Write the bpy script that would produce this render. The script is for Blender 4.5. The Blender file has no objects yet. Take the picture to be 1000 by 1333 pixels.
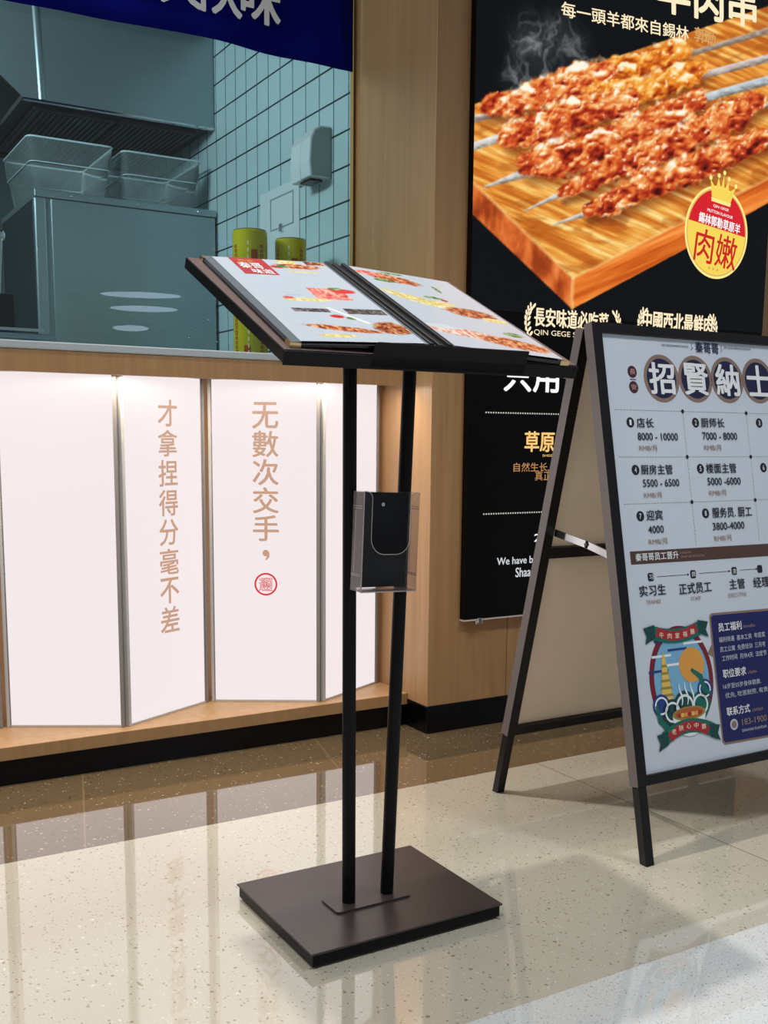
import bpy, bmesh, math, random
import numpy as np
from mathutils import Vector, Matrix

random.seed(7)
RNG = np.random.RandomState(11)
scene = bpy.context.scene
COL = scene.collection

# ------------------------------------------------------------------ camera
CAM_H = 0.92
FOCAL, PY = 1363.2, 765.4                  # focal length and principal row for a 1000x1333 frame
PITCH, ROLL, YAW = math.radians(8.169), math.radians(0.5105), math.radians(30.625)
d = Vector((math.sin(YAW) * math.cos(PITCH), math.cos(YAW) * math.cos(PITCH), -math.sin(PITCH)))
r = Vector((math.cos(YAW), -math.sin(YAW), 0))
u = r.cross(d)
r2 = math.cos(ROLL) * r + math.sin(ROLL) * u
u2 = -math.sin(ROLL) * r + math.cos(ROLL) * u
cam = bpy.data.cameras.new('camera')
cam.sensor_fit = 'VERTICAL'
cam.sensor_height = 36.0
cam.sensor_width = 27.0
cam.lens = 36.0 * FOCAL / 1333.0
cam.shift_y = (PY - 666.5) / 1333.0
cam.clip_start = 0.05
camo = bpy.data.objects.new('camera', cam)
COL.objects.link(camo)
camo.matrix_world = Matrix(((r2.x, u2.x, -d.x, 0), (r2.y, u2.y, -d.y, 0), (r2.z, u2.z, -d.z, CAM_H), (0, 0, 0, 1)))
scene.camera = camo

# ------------------------------------------------------------------ world, lamps, exposure
scene.view_settings.view_transform = 'Standard'
scene.view_settings.look = 'None'
scene.view_settings.gamma = 1.0
scene.view_settings.exposure = 0.0
world = bpy.data.worlds.new('mall_ambient')
scene.world = world
world.use_nodes = True
wbg = world.node_tree.nodes['Background']
wbg.inputs[0].default_value = (0.90, 0.96, 1.0, 1)
wbg.inputs[1].default_value = 0.25

def lamp(name, kind, loc, energy, color, **kw):
    l = bpy.data.lights.new(name, kind)
    l.energy = energy
    l.color = color
    for k, v in kw.items():
        if k != 'target':
            setattr(l, k, v)
    o = bpy.data.objects.new(name, l)
    COL.objects.link(o)
    o.location = loc
    tgt = kw.get('target')
    if tgt:
        o.rotation_euler = (Vector(tgt) - Vector(loc)).to_track_quat('-Z', 'Y').to_euler()
    return o

lamp('ceiling_spot', 'SPOT', (0.66, 2.22, 3.8), 250, (1.0, 0.95, 0.88), spot_size=math.radians(76), spot_blend=0.9,
     shadow_soft_size=0.05, target=(0.95, 1.5, 0))
lamp('ceiling_spot', 'SPOT', (-0.5, 0.4, 4.0), 170, (0.95, 0.98, 1.0), spot_size=math.radians(74), spot_blend=0.7,
     shadow_soft_size=0.25, target=(0.6, 1.2, 0))
lamp('ceiling_spot', 'SPOT', (2.4, 0.3, 4.0), 165, (0.93, 0.97, 1.0), spot_size=math.radians(76), spot_blend=0.7,
     shadow_soft_size=0.25, target=(1.6, 1.2, 0))
lamp('niche_fill', 'AREA', (0.2, 2.803, 1.0775), 13.0, (1.0, 0.88, 0.74), shape='RECTANGLE', size=3.0, size_y=0.02)  # unseen strip added under the apron to brighten the reveal and ledge
lamp('kitchen_fill', 'AREA', (0.0, 3.38, 2.40), 30, (0.80, 0.97, 1.0), shape='RECTANGLE', size=1.2, size_y=0.25, target=(1.6, 4.4, 1.65))  # unseen lamp added behind the curtain, aimed at tiles, hood and cabinet
lamp('kitchen_ceiling_lamp', 'AREA', (-0.3, 5.6, 2.56), 8, (0.82, 0.97, 1.0), shape='RECTANGLE', size=1.2, size_y=0.25)

for (lx, lz, ll) in ((4.86, 2.92, 1.15), (4.90, 2.73, 0.95), (4.70, 2.445, 0.5)):
    lamp('mall_linear_lamp', 'AREA', (lx, -8.85, lz), 1.3 * ll, (0.62, 0.80, 1.0), shape='ELLIPSE', size=ll, size_y=0.085, target=(lx - 4, 3, lz))

# ------------------------------------------------------------------ materials
def lin(c):
    out = []
    for x in c[:3]:
        x = x / 255.0
        out.append(x / 12.92 if x <= 0.04045 else ((x + 0.055) / 1.055) ** 2.4)
    return (*out, 1.0)

def mat(name, rgb, rough=0.5, metal=0.0, emit=0.0, spec=0.5, coat=0.0):
    m = bpy.data.materials.new(name)
    m.use_nodes = True
    b = m.node_tree.nodes['Principled BSDF']
    b.inputs['Base Color'].default_value = lin(rgb)
    b.inputs['Roughness'].default_value = rough
    b.inputs['Metallic'].default_value = metal
    b.inputs['Specular IOR Level'].default_value = spec
    b.inputs['Coat Weight'].default_value = coat
    if emit:
        b.inputs['Emission Color'].default_value = lin(rgb)
        b.inputs['Emission Strength'].default_value = emit
        b.inputs['Base Color'].default_value = (0.02, 0.02, 0.02, 1)
    return m

def nodes(m):
    return m.node_tree.nodes, m.node_tree.links, m.node_tree.nodes['Principled BSDF']

def ramp(n, stops):
    cr = n.new('ShaderNodeValToRGB')
    e = cr.color_ramp.elements
    while len(e) < len(stops):
        e.new(0.5)
    for i, (p, c) in enumerate(stops):
        e[i].position = p
        e[i].color = lin(c)
    return cr

def noise_variation(m, c0, c1, scale=(1, 1, 1), nscale=5.0, detail=4.0, bump=0.0, lo=0.3, hi=0.7):
    n, l, b = nodes(m)
    tc = n.new('ShaderNodeTexCoord')
    mp = n.new('ShaderNodeMapping')
    mp.inputs['Scale'].default_value = scale
    nz = n.new('ShaderNodeTexNoise')
    nz.inputs['Scale'].default_value = nscale
    nz.inputs['Detail'].default_value = detail
    l.new(tc.outputs['Object'], mp.inputs['Vector'])
    l.new(mp.outputs['Vector'], nz.inputs['Vector'])
    cr = ramp(n, [(lo, c0), (hi, c1)])
    l.new(nz.outputs['Fac'], cr.inputs['Fac'])
    l.new(cr.outputs['Color'], b.inputs['Base Color'])
    if bump:
        bp = n.new('ShaderNodeBump')
        bp.inputs['Strength'].default_value = bump
        bp.inputs['Distance'].default_value = 0.002
        l.new(nz.outputs['Fac'], bp.inputs['Height'])
        l.new(bp.outputs['Normal'], b.inputs['Normal'])
    return m

def wood(name, c0, c1):
    m = mat(name, c0, 0.42)
    n, l, b = nodes(m)
    tc = n.new('ShaderNodeTexCoord')
    mp = n.new('ShaderNodeMapping')
    mp.inputs['Scale'].default_value = (22, 22, 0.9)
    nz = n.new('ShaderNodeTexNoise')
    nz.inputs['Scale'].default_value = 2.0
    nz.inputs['Detail'].default_value = 6
    nz.inputs['Distortion'].default_value = 0.6
    mp2 = n.new('ShaderNodeMapping')
    mp2.inputs['Scale'].default_value = (120, 120, 4)
    nz2 = n.new('ShaderNodeTexNoise')
    nz2.inputs['Scale'].default_value = 2.0
    nz2.inputs['Detail'].default_value = 2
    mx = n.new('ShaderNodeMath')
    mx.operation = 'MULTIPLY_ADD'
    mx.inputs[1].default_value = 0.25
    l.new(tc.outputs['Object'], mp.inputs['Vector'])
    l.new(mp.outputs['Vector'], nz.inputs['Vector'])
    l.new(tc.outputs['Object'], mp2.inputs['Vector'])
    l.new(mp2.outputs['Vector'], nz2.inputs['Vector'])
    l.new(nz2.outputs['Fac'], mx.inputs[0])
    l.new(nz.outputs['Fac'], mx.inputs[2])
    cr = ramp(n, [(0.38, c0), (0.95, c1)])
    l.new(mx.outputs[0], cr.inputs['Fac'])
    l.new(cr.outputs['Color'], b.inputs['Base Color'])
    return m

def terrazzo(name, base, base2, dark, light, chip=70.0, density=0.10, seamx=None, seamp=1.0, seamc=(200, 190, 170), rough=0.05, skew=0.0):
    m = mat(name, base, rough, spec=0.6, coat=1.0)
    m.node_tree.nodes['Principled BSDF'].inputs['Coat Roughness'].default_value = 0.02
    m.node_tree.nodes['Principled BSDF'].inputs['Coat IOR'].default_value = 1.55
    n, l, b = nodes(m)
    tc = n.new('ShaderNodeTexCoord')
    nz = n.new('ShaderNodeTexNoise')
    nz.inputs['Scale'].default_value = 260
    nz.inputs['Detail'].default_value = 3
    l.new(tc.outputs['Object'], nz.inputs['Vector'])
    cr = ramp(n, [(0.35, base), (0.65, base2)])
    l.new(nz.outputs['Fac'], cr.inputs['Fac'])
    cur = cr.outputs['Color']
    # distorted coordinates so that chips have broken, elongated outlines
    nd = n.new('ShaderNodeTexNoise')
    nd.inputs['Scale'].default_value = 90
    l.new(tc.outputs['Object'], nd.inputs['Vector'])
    vm = n.new('ShaderNodeVectorMath')
    vm.operation = 'MULTIPLY_ADD'
    vm.inputs[1].default_value = (0.012, 0.012, 0)
    l.new(nd.outputs['Color'], vm.inputs[0])
    l.new(tc.outputs['Object'], vm.inputs[2])
    for k, (sc, dens, thr) in enumerate(((chip, density, 0.20), (chip * 2.1, density * 1.6, 0.26))):
        vo = n.new('ShaderNodeTexVoronoi')
        vo.inputs['Scale'].default_value = sc
        l.new(vm.outputs[0], vo.inputs['Vector'])
        sep = n.new('ShaderNodeSeparateColor')
        l.new(vo.outputs['Color'], sep.inputs['Color'])
        for (chan, colr, dd) in (('Red', dark, dens * 1.25), ('Green', light, dens * 0.32)):
            lt = n.new('ShaderNodeMath'); lt.operation = 'LESS_THAN'
            lt.inputs[1].default_value = dd * 2
            l.new(sep.outputs[chan], lt.inputs[0])
            ds = n.new('ShaderNodeMath'); ds.operation = 'LESS_THAN'
            ds.inputs[1].default_value = thr
            l.new(vo.outputs['Distance'], ds.inputs[0])
            mul = n.new('ShaderNodeMath'); mul.operation = 'MULTIPLY'
            l.new(lt.outputs[0], mul.inputs[0]); l.new(ds.outputs[0], mul.inputs[1])
            m2 = n.new('ShaderNodeMath'); m2.operation = 'MULTIPLY'; m2.inputs[1].default_value = 0.8
            l.new(mul.outputs[0], m2.inputs[0])
            mix = n.new('ShaderNodeMix'); mix.data_type = 'RGBA'
            l.new(m2.outputs[0], mix.inputs['Factor'])
            l.new(cur, mix.inputs['A'])
            mix.inputs['B'].default_value = lin(colr)
            cur = mix.outputs['Result']
    if seamx is not None:
        sx = n.new('ShaderNodeSeparateXYZ')
        l.new(tc.outputs['Object'], sx.inputs[0])
        a = n.new('ShaderNodeMath'); a.operation = 'SUBTRACT'; a.inputs[1].default_value = seamx - 50 * seamp
        sk = n.new('ShaderNodeMath'); sk.operation = 'MULTIPLY_ADD'; sk.inputs[1].default_value = -skew
        l.new(sx.outputs['Y'], sk.inputs[0]); l.new(sx.outputs['X'], sk.inputs[2])
        l.new(sk.outputs[0], a.inputs[0])
        mo = n.new('ShaderNodeMath'); mo.operation = 'MODULO'; mo.inputs[1].default_value = seamp
        l.new(a.outputs[0], mo.inputs[0])
        lt = n.new('ShaderNodeMath'); lt.operation = 'LESS_THAN'; lt.inputs[1].default_value = 0.004
        l.new(mo.outputs[0], lt.inputs[0])
        mix = n.new('ShaderNodeMix'); mix.data_type = 'RGBA'
        l.new(lt.outputs[0], mix.inputs['Factor'])
        l.new(cur, mix.inputs['A'])
        mix.inputs['B'].default_value = lin(seamc)
        cur = mix.outputs['Result']
    l.new(cur, b.inputs['Base Color'])
    return m

def tile_material():
    m = mat('white_tile', (190, 215, 218), 0.12)
    n, l, b = nodes(m)
    tc = n.new('ShaderNodeTexCoord')
    sx = n.new('ShaderNodeSeparateXYZ')
    l.new(tc.outputs['Object'], sx.inputs[0])
    masks = []
    for out, off, per in (('Y', 3.214 - 0.1065 * 100, 0.1065), ('Z', 1.818 - 0.1133 * 100, 0.1133)):
        a = n.new('ShaderNodeMath'); a.operation = 'SUBTRACT'; a.inputs[1].default_value = off - 0.003
        l.new(sx.outputs[out], a.inputs[0])
        mo = n.new('ShaderNodeMath'); mo.operation = 'MODULO'; mo.inputs[1].default_value = per
        l.new(a.outputs[0], mo.inputs[0])
        lt = n.new('ShaderNodeMath'); lt.operation = 'LESS_THAN'; lt.inputs[1].default_value = 0.0052 if out == 'Y' else 0.0066
        l.new(mo.outputs[0], lt.inputs[0])
        masks.append(lt)
    mxm = n.new('ShaderNodeMath'); mxm.operation = 'MAXIMUM'
    l.new(masks[0].outputs[0], mxm.inputs[0]); l.new(masks[1].outputs[0], mxm.inputs[1])
    mix = n.new('ShaderNodeMix'); mix.data_type = 'RGBA'
    l.new(mxm.outputs[0], mix.inputs['Factor'])
    mix.inputs['A'].default_value = lin((190, 212, 216))
    mix.inputs['B'].default_value = lin((40, 54, 60))
    l.new(mix.outputs['Result'], b.inputs['Base Color'])
    return m

def glass(name, tint, rough=0.0, fac_tint=1.0, ior=1.45, refl=1.0):
    """thin sheet: tinted see-through layer plus a fresnel mirror layer"""
    m = bpy.data.materials.new(name)
    m.use_nodes = True
    n, l = m.node_tree.nodes, m.node_tree.links
    n.remove(n['Principled BSDF'])
    out = n['Material Output']
    tr = n.new('ShaderNodeBsdfTransparent'); tr.inputs[0].default_value = (*tint, 1)
    gl = n.new('ShaderNodeBsdfGlossy'); gl.inputs['Roughness'].default_value = rough
    gl.inputs['Color'].default_value = (refl, refl, refl, 1)
    fr = n.new('ShaderNodeFresnel'); fr.inputs['IOR'].default_value = ior
    mx = n.new('ShaderNodeMixShader')
    l.new(fr.outputs[0], mx.inputs[0]); l.new(tr.outputs[0], mx.inputs[1]); l.new(gl.outputs[0], mx.inputs[2])
    l.new(mx.outputs[0], out.inputs['Surface'])
    return m

def hazy(name, tint, haze, colr, rough, ior):
    m = glass(name, tint, rough, ior=ior)
    n, l = m.node_tree.nodes, m.node_tree.links
    src = n['Material Output'].inputs['Surface'].links[0].from_socket
    df = n.new('ShaderNodeBsdfDiffuse'); df.inputs[0].default_value = lin(colr)
    mx = n.new('ShaderNodeMixShader'); mx.inputs[0].default_value = haze
    l.new(src, mx.inputs[1]); l.new(df.outputs[0], mx.inputs[2])
    l.new(mx.outputs[0], n['Material Output'].inputs['Surface'])
    return m

def vcol_material(name, emit):
    m = mat(name, (255, 255, 255), 0.25)
    n, l, b = nodes(m)
    at = n.new('ShaderNodeAttribute')
    at.attribute_name = 'ink'
    if emit:
        b.inputs['Specular IOR Level'].default_value = 0.12
        b.inputs['Base Color'].default_value = (0.004, 0.004, 0.005, 1)
        l.new(at.outputs['Color'], b.inputs['Emission Color'])
        b.inputs['Emission Strength'].default_value = emit
    else:
        l.new(at.outputs['Color'], b.inputs['Base Color'])
    return m

M = {}
M['wood'] = wood('maple_laminate', (160, 121, 81), (180, 141, 98))
M['wood_trim'] = mat('maple_edge', (205, 150, 88), 0.4)
M['black_metal'] = noise_variation(mat('black_powder_coat', (10, 9, 12), 0.42, spec=0.18), (10, 9, 12), (15, 14, 17), nscale=300)
M['base_metal'] = noise_variation(mat('dark_base_coat', (46, 38, 40), 0.34), (56, 48, 48), (64, 55, 54), nscale=6, bump=0.0)
M['tray_top'] = mat('brown_grey_tray', (104, 84, 80), 0.42)
M['plinth'] = mat('black_kick', (5, 5, 9), 0.22, spec=0.25)
M['frame_black'] = mat('black_anodised', (13, 12, 16), 0.38, spec=0.35)
M['frame_side'] = mat('side_sheen_grey', (112, 103, 102), 0.4)  # sheen on the black frame's sides, painted in as grey
M['alu'] = mat('aluminium', (150, 150, 150), 0.32, metal=0.85)
M['alu_dark'] = mat('dark_aluminium', (96, 92, 92), 0.4, metal=0.7)
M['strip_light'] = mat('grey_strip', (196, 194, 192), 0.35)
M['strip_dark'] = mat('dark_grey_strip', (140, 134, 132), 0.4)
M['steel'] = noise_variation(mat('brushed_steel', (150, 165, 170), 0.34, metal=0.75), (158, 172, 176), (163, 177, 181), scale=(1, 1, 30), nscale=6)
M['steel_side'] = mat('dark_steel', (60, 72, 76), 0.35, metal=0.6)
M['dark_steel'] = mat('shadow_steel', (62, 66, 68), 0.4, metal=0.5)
M['chrome'] = mat('chrome', (225, 228, 230), 0.1, metal=1.0)
M['gold'] = mat('brass_corner', (214, 190, 140), 0.25, metal=0.9)
M['sill'] = mat('grey_sill', (176, 184, 188), 0.4)
M['white_panel'] = mat('lit_acrylic', (250, 239, 240), 0.35, emit=0.92)
M['letter_brown'] = mat('brown_letters', (222, 172, 142), 0.5, emit=0.75)
M['letter_red'] = mat('red_logo', (222, 40, 52), 0.5, emit=0.9)
M['tile'] = tile_material()
M['plaster'] = noise_variation(mat('grey_plaster', (110, 130, 132), 0.7), (104, 124, 126), (116, 136, 138), nscale=3)
M['kitchen_ceiling'] = mat('dark_ceiling', (52, 58, 60), 0.7)
M['white_plastic'] = mat('white_plastic', (214, 222, 224), 0.3)
M['grey_plastic'] = mat('grey_plastic', (150, 160, 164), 0.35)
M['navy_cloth'] = noise_variation(mat('navy_cloth', (6, 12, 112), 0.9, spec=0.08), (4, 9, 104), (8, 14, 118), nscale=8)
M['cloth_letter'] = mat('cloth_letters', (235, 235, 240), 0.8)
M['window_glass'] = glass('window_glass', (0.72, 0.86, 0.87), ior=1.5)
M['acrylic'] = glass('clear_acrylic', (0.93, 0.92, 0.93), ior=1.42)
M['acrylic_edge'] = mat('acrylic_edge', (205, 190, 190), 0.2, spec=0.8)
M['acrylic_side'] = hazy('acrylic_side', (0.86, 0.83, 0.83), 0.30, (235, 222, 222), 0.1, 1.5)  # pale diffuse share stands in for bright reflections on the box sides
M['card'] = mat('black_card', (34, 36, 40), 0.6, spec=0.2)
M['poly'] = hazy('clear_polycarbonate', (0.86, 0.90, 0.91), 0.14, (215, 230, 232), 0.12, 1.5)
M['poly_edge'] = mat('frosted_edge', (205, 220, 224), 0.3)
M['yellow_wrap'] = noise_variation(mat('yellow_wrap', (204, 186, 20), 0.22), (198, 180, 14), (212, 196, 30), nscale=5)
M['wrap_red'] = mat('wrap_print_red', (176, 74, 20), 0.3)
M['wrap_white'] = mat('wrap_print_white', (238, 232, 180), 0.3)
M['wrap_end'] = mat('wrap_end', (120, 112, 16), 0.4)
M['poster_black'] = mat('poster_black', (8, 9, 11), 0.35, spec=0.12)
M['poster_ink'] = vcol_material('poster_print', 1.0)
M['page_ink'] = vcol_material('page_print', 0)
M['cover'] = mat('black_leather', (26, 27, 30), 0.42)
M['cover_grey'] = mat('clear_sleeve_edge', (110, 118, 124), 0.25)
M['beige_board'] = noise_variation(mat('beige_board', (232, 222, 208), 0.6), (228, 218, 204), (236, 227, 214), nscale=4)
def translucent_board():
    m = M['beige_board']
    n, l, b = nodes(m)
    src = b.inputs['Base Color'].links[0].from_socket
    t = n.new('ShaderNodeBsdfTranslucent')
    l.new(src, t.inputs['Color'])
    mx = n.new('ShaderNodeMixShader'); mx.inputs[0].default_value = 0.45
    l.new(b.outputs[0], mx.inputs[1]); l.new(t.outputs[0], mx.inputs[2])
    l.new(mx.outputs[0], n['Material Output'].inputs['Surface'])
translucent_board()
M['sign_white'] = mat('sign_white', (208, 216, 228), 0.35)
FLOOR_BROWN = terrazzo('brown_terrazzo', (106, 88, 64), (116, 98, 72), (58, 42, 28), (206, 192, 164), 62, 0.10, 0.001, 0.711, (136, 116, 88), skew=0.25)
FLOOR_BEIGE = terrazzo('beige_terrazzo', (198, 190, 172), (208, 201, 184), (140, 122, 98), (238, 233, 220), 62, 0.07, 1.858, 4.88, (150, 141, 122))
FLOOR_GREY = terrazzo('grey_terrazzo', (222, 224, 221), (234, 236, 233), (150, 148, 148), (250, 250, 248), 130, 0.13)
FLAT = {
    'navy': (22, 26, 66), 'ink': (24, 26, 44), 'tan': (160, 134, 118), 'rose': (206, 160, 158), 'white': (238, 240, 242),
    'paper': (196, 200, 212), 'cream': (240, 222, 190), 'bar': (82, 58, 52), 'box': (20, 28, 92), 'bronze_rim': (140, 116, 104),
    'wine': (70, 30, 42), 'line': (148, 152, 164), 'green': (14, 104, 92), 'green_dark': (10, 66, 66), 'red': (170, 36, 48),
    'maroon': (122, 24, 44), 'sky': (120, 178, 214), 'orange': (226, 158, 72), 'yellow': (230, 190, 96), 'skyblue': (34, 60, 130),
    'food': (182, 92, 50), 'olive': (150, 140, 60), 'cloud': (232, 240, 244)}
def ink(k):
    key = 'ink_' + k
    if key not in M:
        M[key] = mat('print_' + k, FLAT[k], 0.45)
    return M[key]
GLOW = {'cream': (255, 236, 196), 'ochre': (214, 160, 96), 'white': (255, 255, 255), 'red': (200, 18, 14), 'gold': (250, 200, 120),
        'bronze': (196, 140, 84), 'paper': (205, 210, 214), 'medal_red': (214, 8, 28), 'medal_gold': (246, 214, 84), 'medal_rim': (255, 236, 140),
        'dot': (190, 190, 180)}
def glow(k):
    key = 'glow_' + k
    if key not in M:
        M[key] = mat('backlit_' + k, GLOW[k], 0.3, emit=1.0)
    return M[key]

# ------------------------------------------------------------------ mesh helpers
class Frame:
    """a plane in space: origin, two in-plane axes and the normal they make"""
    def __init__(s, o, ex, ey):
        s.o, s.ex, s.ey = Vector(o), Vector(ex).normalized(), Vector(ey).normalized()
        s.n = s.ex.cross(s.ey).normalized()
    def __call__(s, a, b, h=0.0):
        return s.o + s.ex * a + s.ey * b + s.n * h
WORLD = Frame((0, 0, 0), (1, 0, 0), (0, 1, 0))

class MB:
    def __init__(s):
        s.v, s.f, s.m, s.mats = [], [], [], []
    def mi(s, m):
        if m not in s.mats:
            s.mats.append(m)
        return s.mats.index(m)
    def add(s, vs, fs, m):
        k, i = len(s.v), s.mi(m)
        s.v += [tuple(x) for x in vs]
        s.f += [tuple(k + j for j in f) for f in fs]
        s.m += [i] * len(fs)
        return s
    def prism(s, fr, pts, h0, h1, m):
        """polygon pts in frame fr, from height h0 to h1 along its normal"""
        n = len(pts)
        area = sum(pts[i][0] * pts[(i + 1) % n][1] - pts[(i + 1) % n][0] * pts[i][1] for i in range(n))
        if area < 0:
            pts = pts[::-1]
        vs = [fr(a, b, h0) for a, b in pts] + [fr(a, b, h1) for a, b in pts]
        fs = [tuple(range(n))[::-1], tuple(range(n, 2 * n))]
        fs += [(i, (i + 1) % n, n + (i + 1) % n, n + i) for i in range(n)]
        return s.add(vs, fs, m)
    def box(s, p0, p1, m):
        return s.prism(WORLD, [(p0[0], p0[1]), (p1[0], p0[1]), (p1[0], p1[1]), (p0[0], p1[1])], min(p0[2], p1[2]), max(p0[2], p1[2]), m)
    def fbox(s, fr, a0, b0, a1, b1, h0, h1, m):
        return s.prism(fr, [(a0, b0), (a1, b0), (a1, b1), (a0, b1)], h0, h1, m)
    def flat(s, fr, pts, h, m):
        n = len(pts)
        area = sum(pts[i][0] * pts[(i + 1) % n][1] - pts[(i + 1) % n][0] * pts[i][1] for i in range(n))
        if area < 0:
            pts = pts[::-1]
        return s.add([fr(a, b, h) for a, b in pts], [tuple(range(n))], m)
    def tube(s, p0, p1, r0, m, r1=None, n=20, caps=True):
        p0, p1 = Vector(p0), Vector(p1)
        r1 = r0 if r1 is None else r1
        ax = (p1 - p0).normalized()
        e = ax.orthogonal().normalized()
        g = ax.cross(e)
        vs = []
        for p, rr in ((p0, r0), (p1, r1)):
            vs += [p + (e * math.cos(2 * math.pi * i / n) + g * math.sin(2 * math.pi * i / n)) * rr for i in range(n)]
        fs = [(i, (i + 1) % n, n + (i + 1) % n, n + i) for i in range(n)]
        if caps:
            fs += [tuple(range(n))[::-1], tuple(range(n, 2 * n))]
        return s.add(vs, fs, m)
    def sphere(s, c, rad, m, n=10, sc=(1, 1, 1)):
        c = Vector(c)
        vs, fs = [], []
        for i in range(n + 1):
            th = math.pi * i / n
            for j in range(2 * n):
                ph = math.pi * j / n
                vs.append(c + Vector((math.sin(th) * math.cos(ph) * sc[0], math.sin(th) * math.sin(ph) * sc[1], math.cos(th) * sc[2])) * rad)
        for i in range(n):
            for j in range(2 * n):
                fs.append((i * 2 * n + j, (i + 1) * 2 * n + j, (i + 1) * 2 * n + (j + 1) % (2 * n), i * 2 * n + (j + 1) % (2 * n)))
        return s.add(vs, fs, m)
    def ring(s, fr, c, ri, ro, h, m, n=48, sy=1.0):
        vs = []
        for rr in (ri, ro):
            vs += [fr(c[0] + rr * math.cos(2 * math.pi * i / n), c[1] + rr * sy * math.sin(2 * math.pi * i / n), h) for i in range(n)]
        return s.add(vs, [(i, n + i, n + (i + 1) % n, (i + 1) % n) for i in range(n)], m)
    def disc(s, fr, c, rad, h, m, n=40, sy=1.0, a0=0.0, a1=2 * math.pi, rot=0.0):
        k = n if abs(a1 - a0 - 2 * math.pi) < 1e-6 else n + 1
        pts = []
        for i in range(k):
            t = a0 + (a1 - a0) * i / n
            x, y = rad * math.cos(t), rad * sy * math.sin(t)
            pts.append((c[0] + x * math.cos(rot) - y * math.sin(rot), c[1] + x * math.sin(rot) + y * math.cos(rot)))
        return s.flat(fr, pts, h, m)
    def text(s, fr, body, cx, cy, w, h, hgt, m, bold=0.012, rot=0.0):
        vs, fs = glyphs(body)
        x0, x1 = min(v[0] for v in vs), max(v[0] for v in vs)
        y0, y1 = min(v[1] for v in vs), max(v[1] for v in vs)
        kx, ky = w / max(x1 - x0, 1e-6), h / max(y1 - y0, 1e-6)
        if body == '一':
            ky = kx
        c, sn = math.cos(rot), math.sin(rot)
        # heavier strokes: the same outline laid down again a hair to each side
        em = h if len(body) > 1 else min(w, h)
        shifts = [(0, 0)] if bold < 0.007 else [(-1, -.4), (1, .4), (-.6, .7), (.6, -.7)]
        for k, (dx, dy) in enumerate(shifts):
            out = []
            for x, y in vs:
                a, b = (x - (x0 + x1) / 2) * kx + dx * bold * em, (y - (y0 + y1) / 2) * ky + dy * bold * em
                out.append(fr(cx + a * c - b * sn, cy + a * sn + b * c, hgt + k * 0.00003))
            s.add(out, fs, m)
        return s
    def stroke(s, fr, pts, w, h, m, taper=False):
        """a ribbon along pts in the plane of fr"""
        n = len(pts)
        vs = []
        for i in range(n):
            a = Vector(pts[max(i - 1, 0)]); b = Vector(pts[min(i + 1, n - 1)])
            t = (b - a)
            t = t.normalized() if t.length > 1e-9 else Vector((1, 0))
            nn = Vector((-t.y, t.x))
            ww = w * (0.15 + 0.85 * math.sin(math.pi * (i + 0.5) / n)) if taper else w
            p = Vector(pts[i])
            q0, q1 = p + nn * ww / 2, p - nn * ww / 2
            vs += [fr(q0.x, q0.y, h), fr(q1.x, q1.y, h)]
        return s.add(vs, [(2 * i, 2 * i + 1, 2 * i + 3, 2 * i + 2) for i in range(n - 1)], m)
    def build(s, name, parent=None, bevel=0.0, smooth=False, label=None):
        off = Vector((0, 0, 0))
        p = parent
        while p is not None:
            off += p.location
            p = p.parent
        me = bpy.data.meshes.new(name)
        me.from_pydata([tuple(Vector(v) - off) for v in s.v], [], s.f)
        for m in s.mats:
            me.materials.append(m)
        me.polygons.foreach_set('material_index', s.m)
        if smooth:
            me.polygons.foreach_set('use_smooth', [True] * len(me.polygons))
        me.update()
        o = bpy.data.objects.new(name, me)
        COL.objects.link(o)
        if parent is not None:
            o.parent = parent
        if bevel:
            b = o.modifiers.new('edge', 'BEVEL')
            b.width = bevel
            b.segments = 2
            b.limit_method = 'ANGLE'
        if smooth:
            try:
                me.set_sharp_from_angle(angle=math.radians(40))
            except Exception:
                pass
        if label:
            o['label'] = label
        return o

_gl = {}
def glyphs(body):
    key = body
    if key not in _gl:
        c = bpy.data.curves.new('lettering', 'FONT')
        c.body = body
        c.resolution_u = 3
        o = bpy.data.objects.new('lettering', c)
        COL.objects.link(o)
        bpy.context.view_layer.update()
        me = o.evaluated_get(bpy.context.evaluated_depsgraph_get()).to_mesh()
        _gl[key] = ([(v.co.x, v.co.y) for v in me.vertices], [tuple(p.vertices) for p in me.polygons])
        bpy.data.objects.remove(o)
        bpy.data.curves.remove(c)
    return _gl[key]

def thing(name, loc, label, cat, group=None):
    o = bpy.data.objects.new(name, None)
    o.empty_display_size = 0.05
    COL.objects.link(o)
    o.location = loc
    tag(o, label, cat, group)
    return o
def tag(o, label, cat, group=None):
    o['label'] = label
    o['category'] = cat
    if group:
        o['group'] = group
    return o
def structure(o):
    o['kind'] = 'structure'
    return o

# ------------------------------------------------------------------ painting of printed pictures (numpy canvases)
def vnoise(x, y, seed, octaves=4):
    """smooth value noise sampled at arrays x, y"""
    out = np.zeros_like(x, dtype=float)
    amp, tot = 1.0, 0.0
    for k in range(octaves):
        rs = np.random.RandomState(seed + k * 17)
        g = rs.rand(128, 128)
        xi, yi = np.floor(x).astype(int), np.floor(y).astype(int)
        fx, fy = x - xi, y - yi
        fx, fy = fx * fx * (3 - 2 * fx), fy * fy * (3 - 2 * fy)
        a = g[yi % 128, xi % 128]; b = g[yi % 128, (xi + 1) % 128]
        c = g[(yi + 1) % 128, xi % 128]; dd = g[(yi + 1) % 128, (xi + 1) % 128]
        out += amp * ((a * (1 - fx) + b * fx) * (1 - fy) + (c * (1 - fx) + dd * fx) * fy)
        tot += amp
        amp *= 0.5
        x, y = x * 2.03 + 5.1, y * 2.03 + 9.7
    return out / tot

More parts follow.
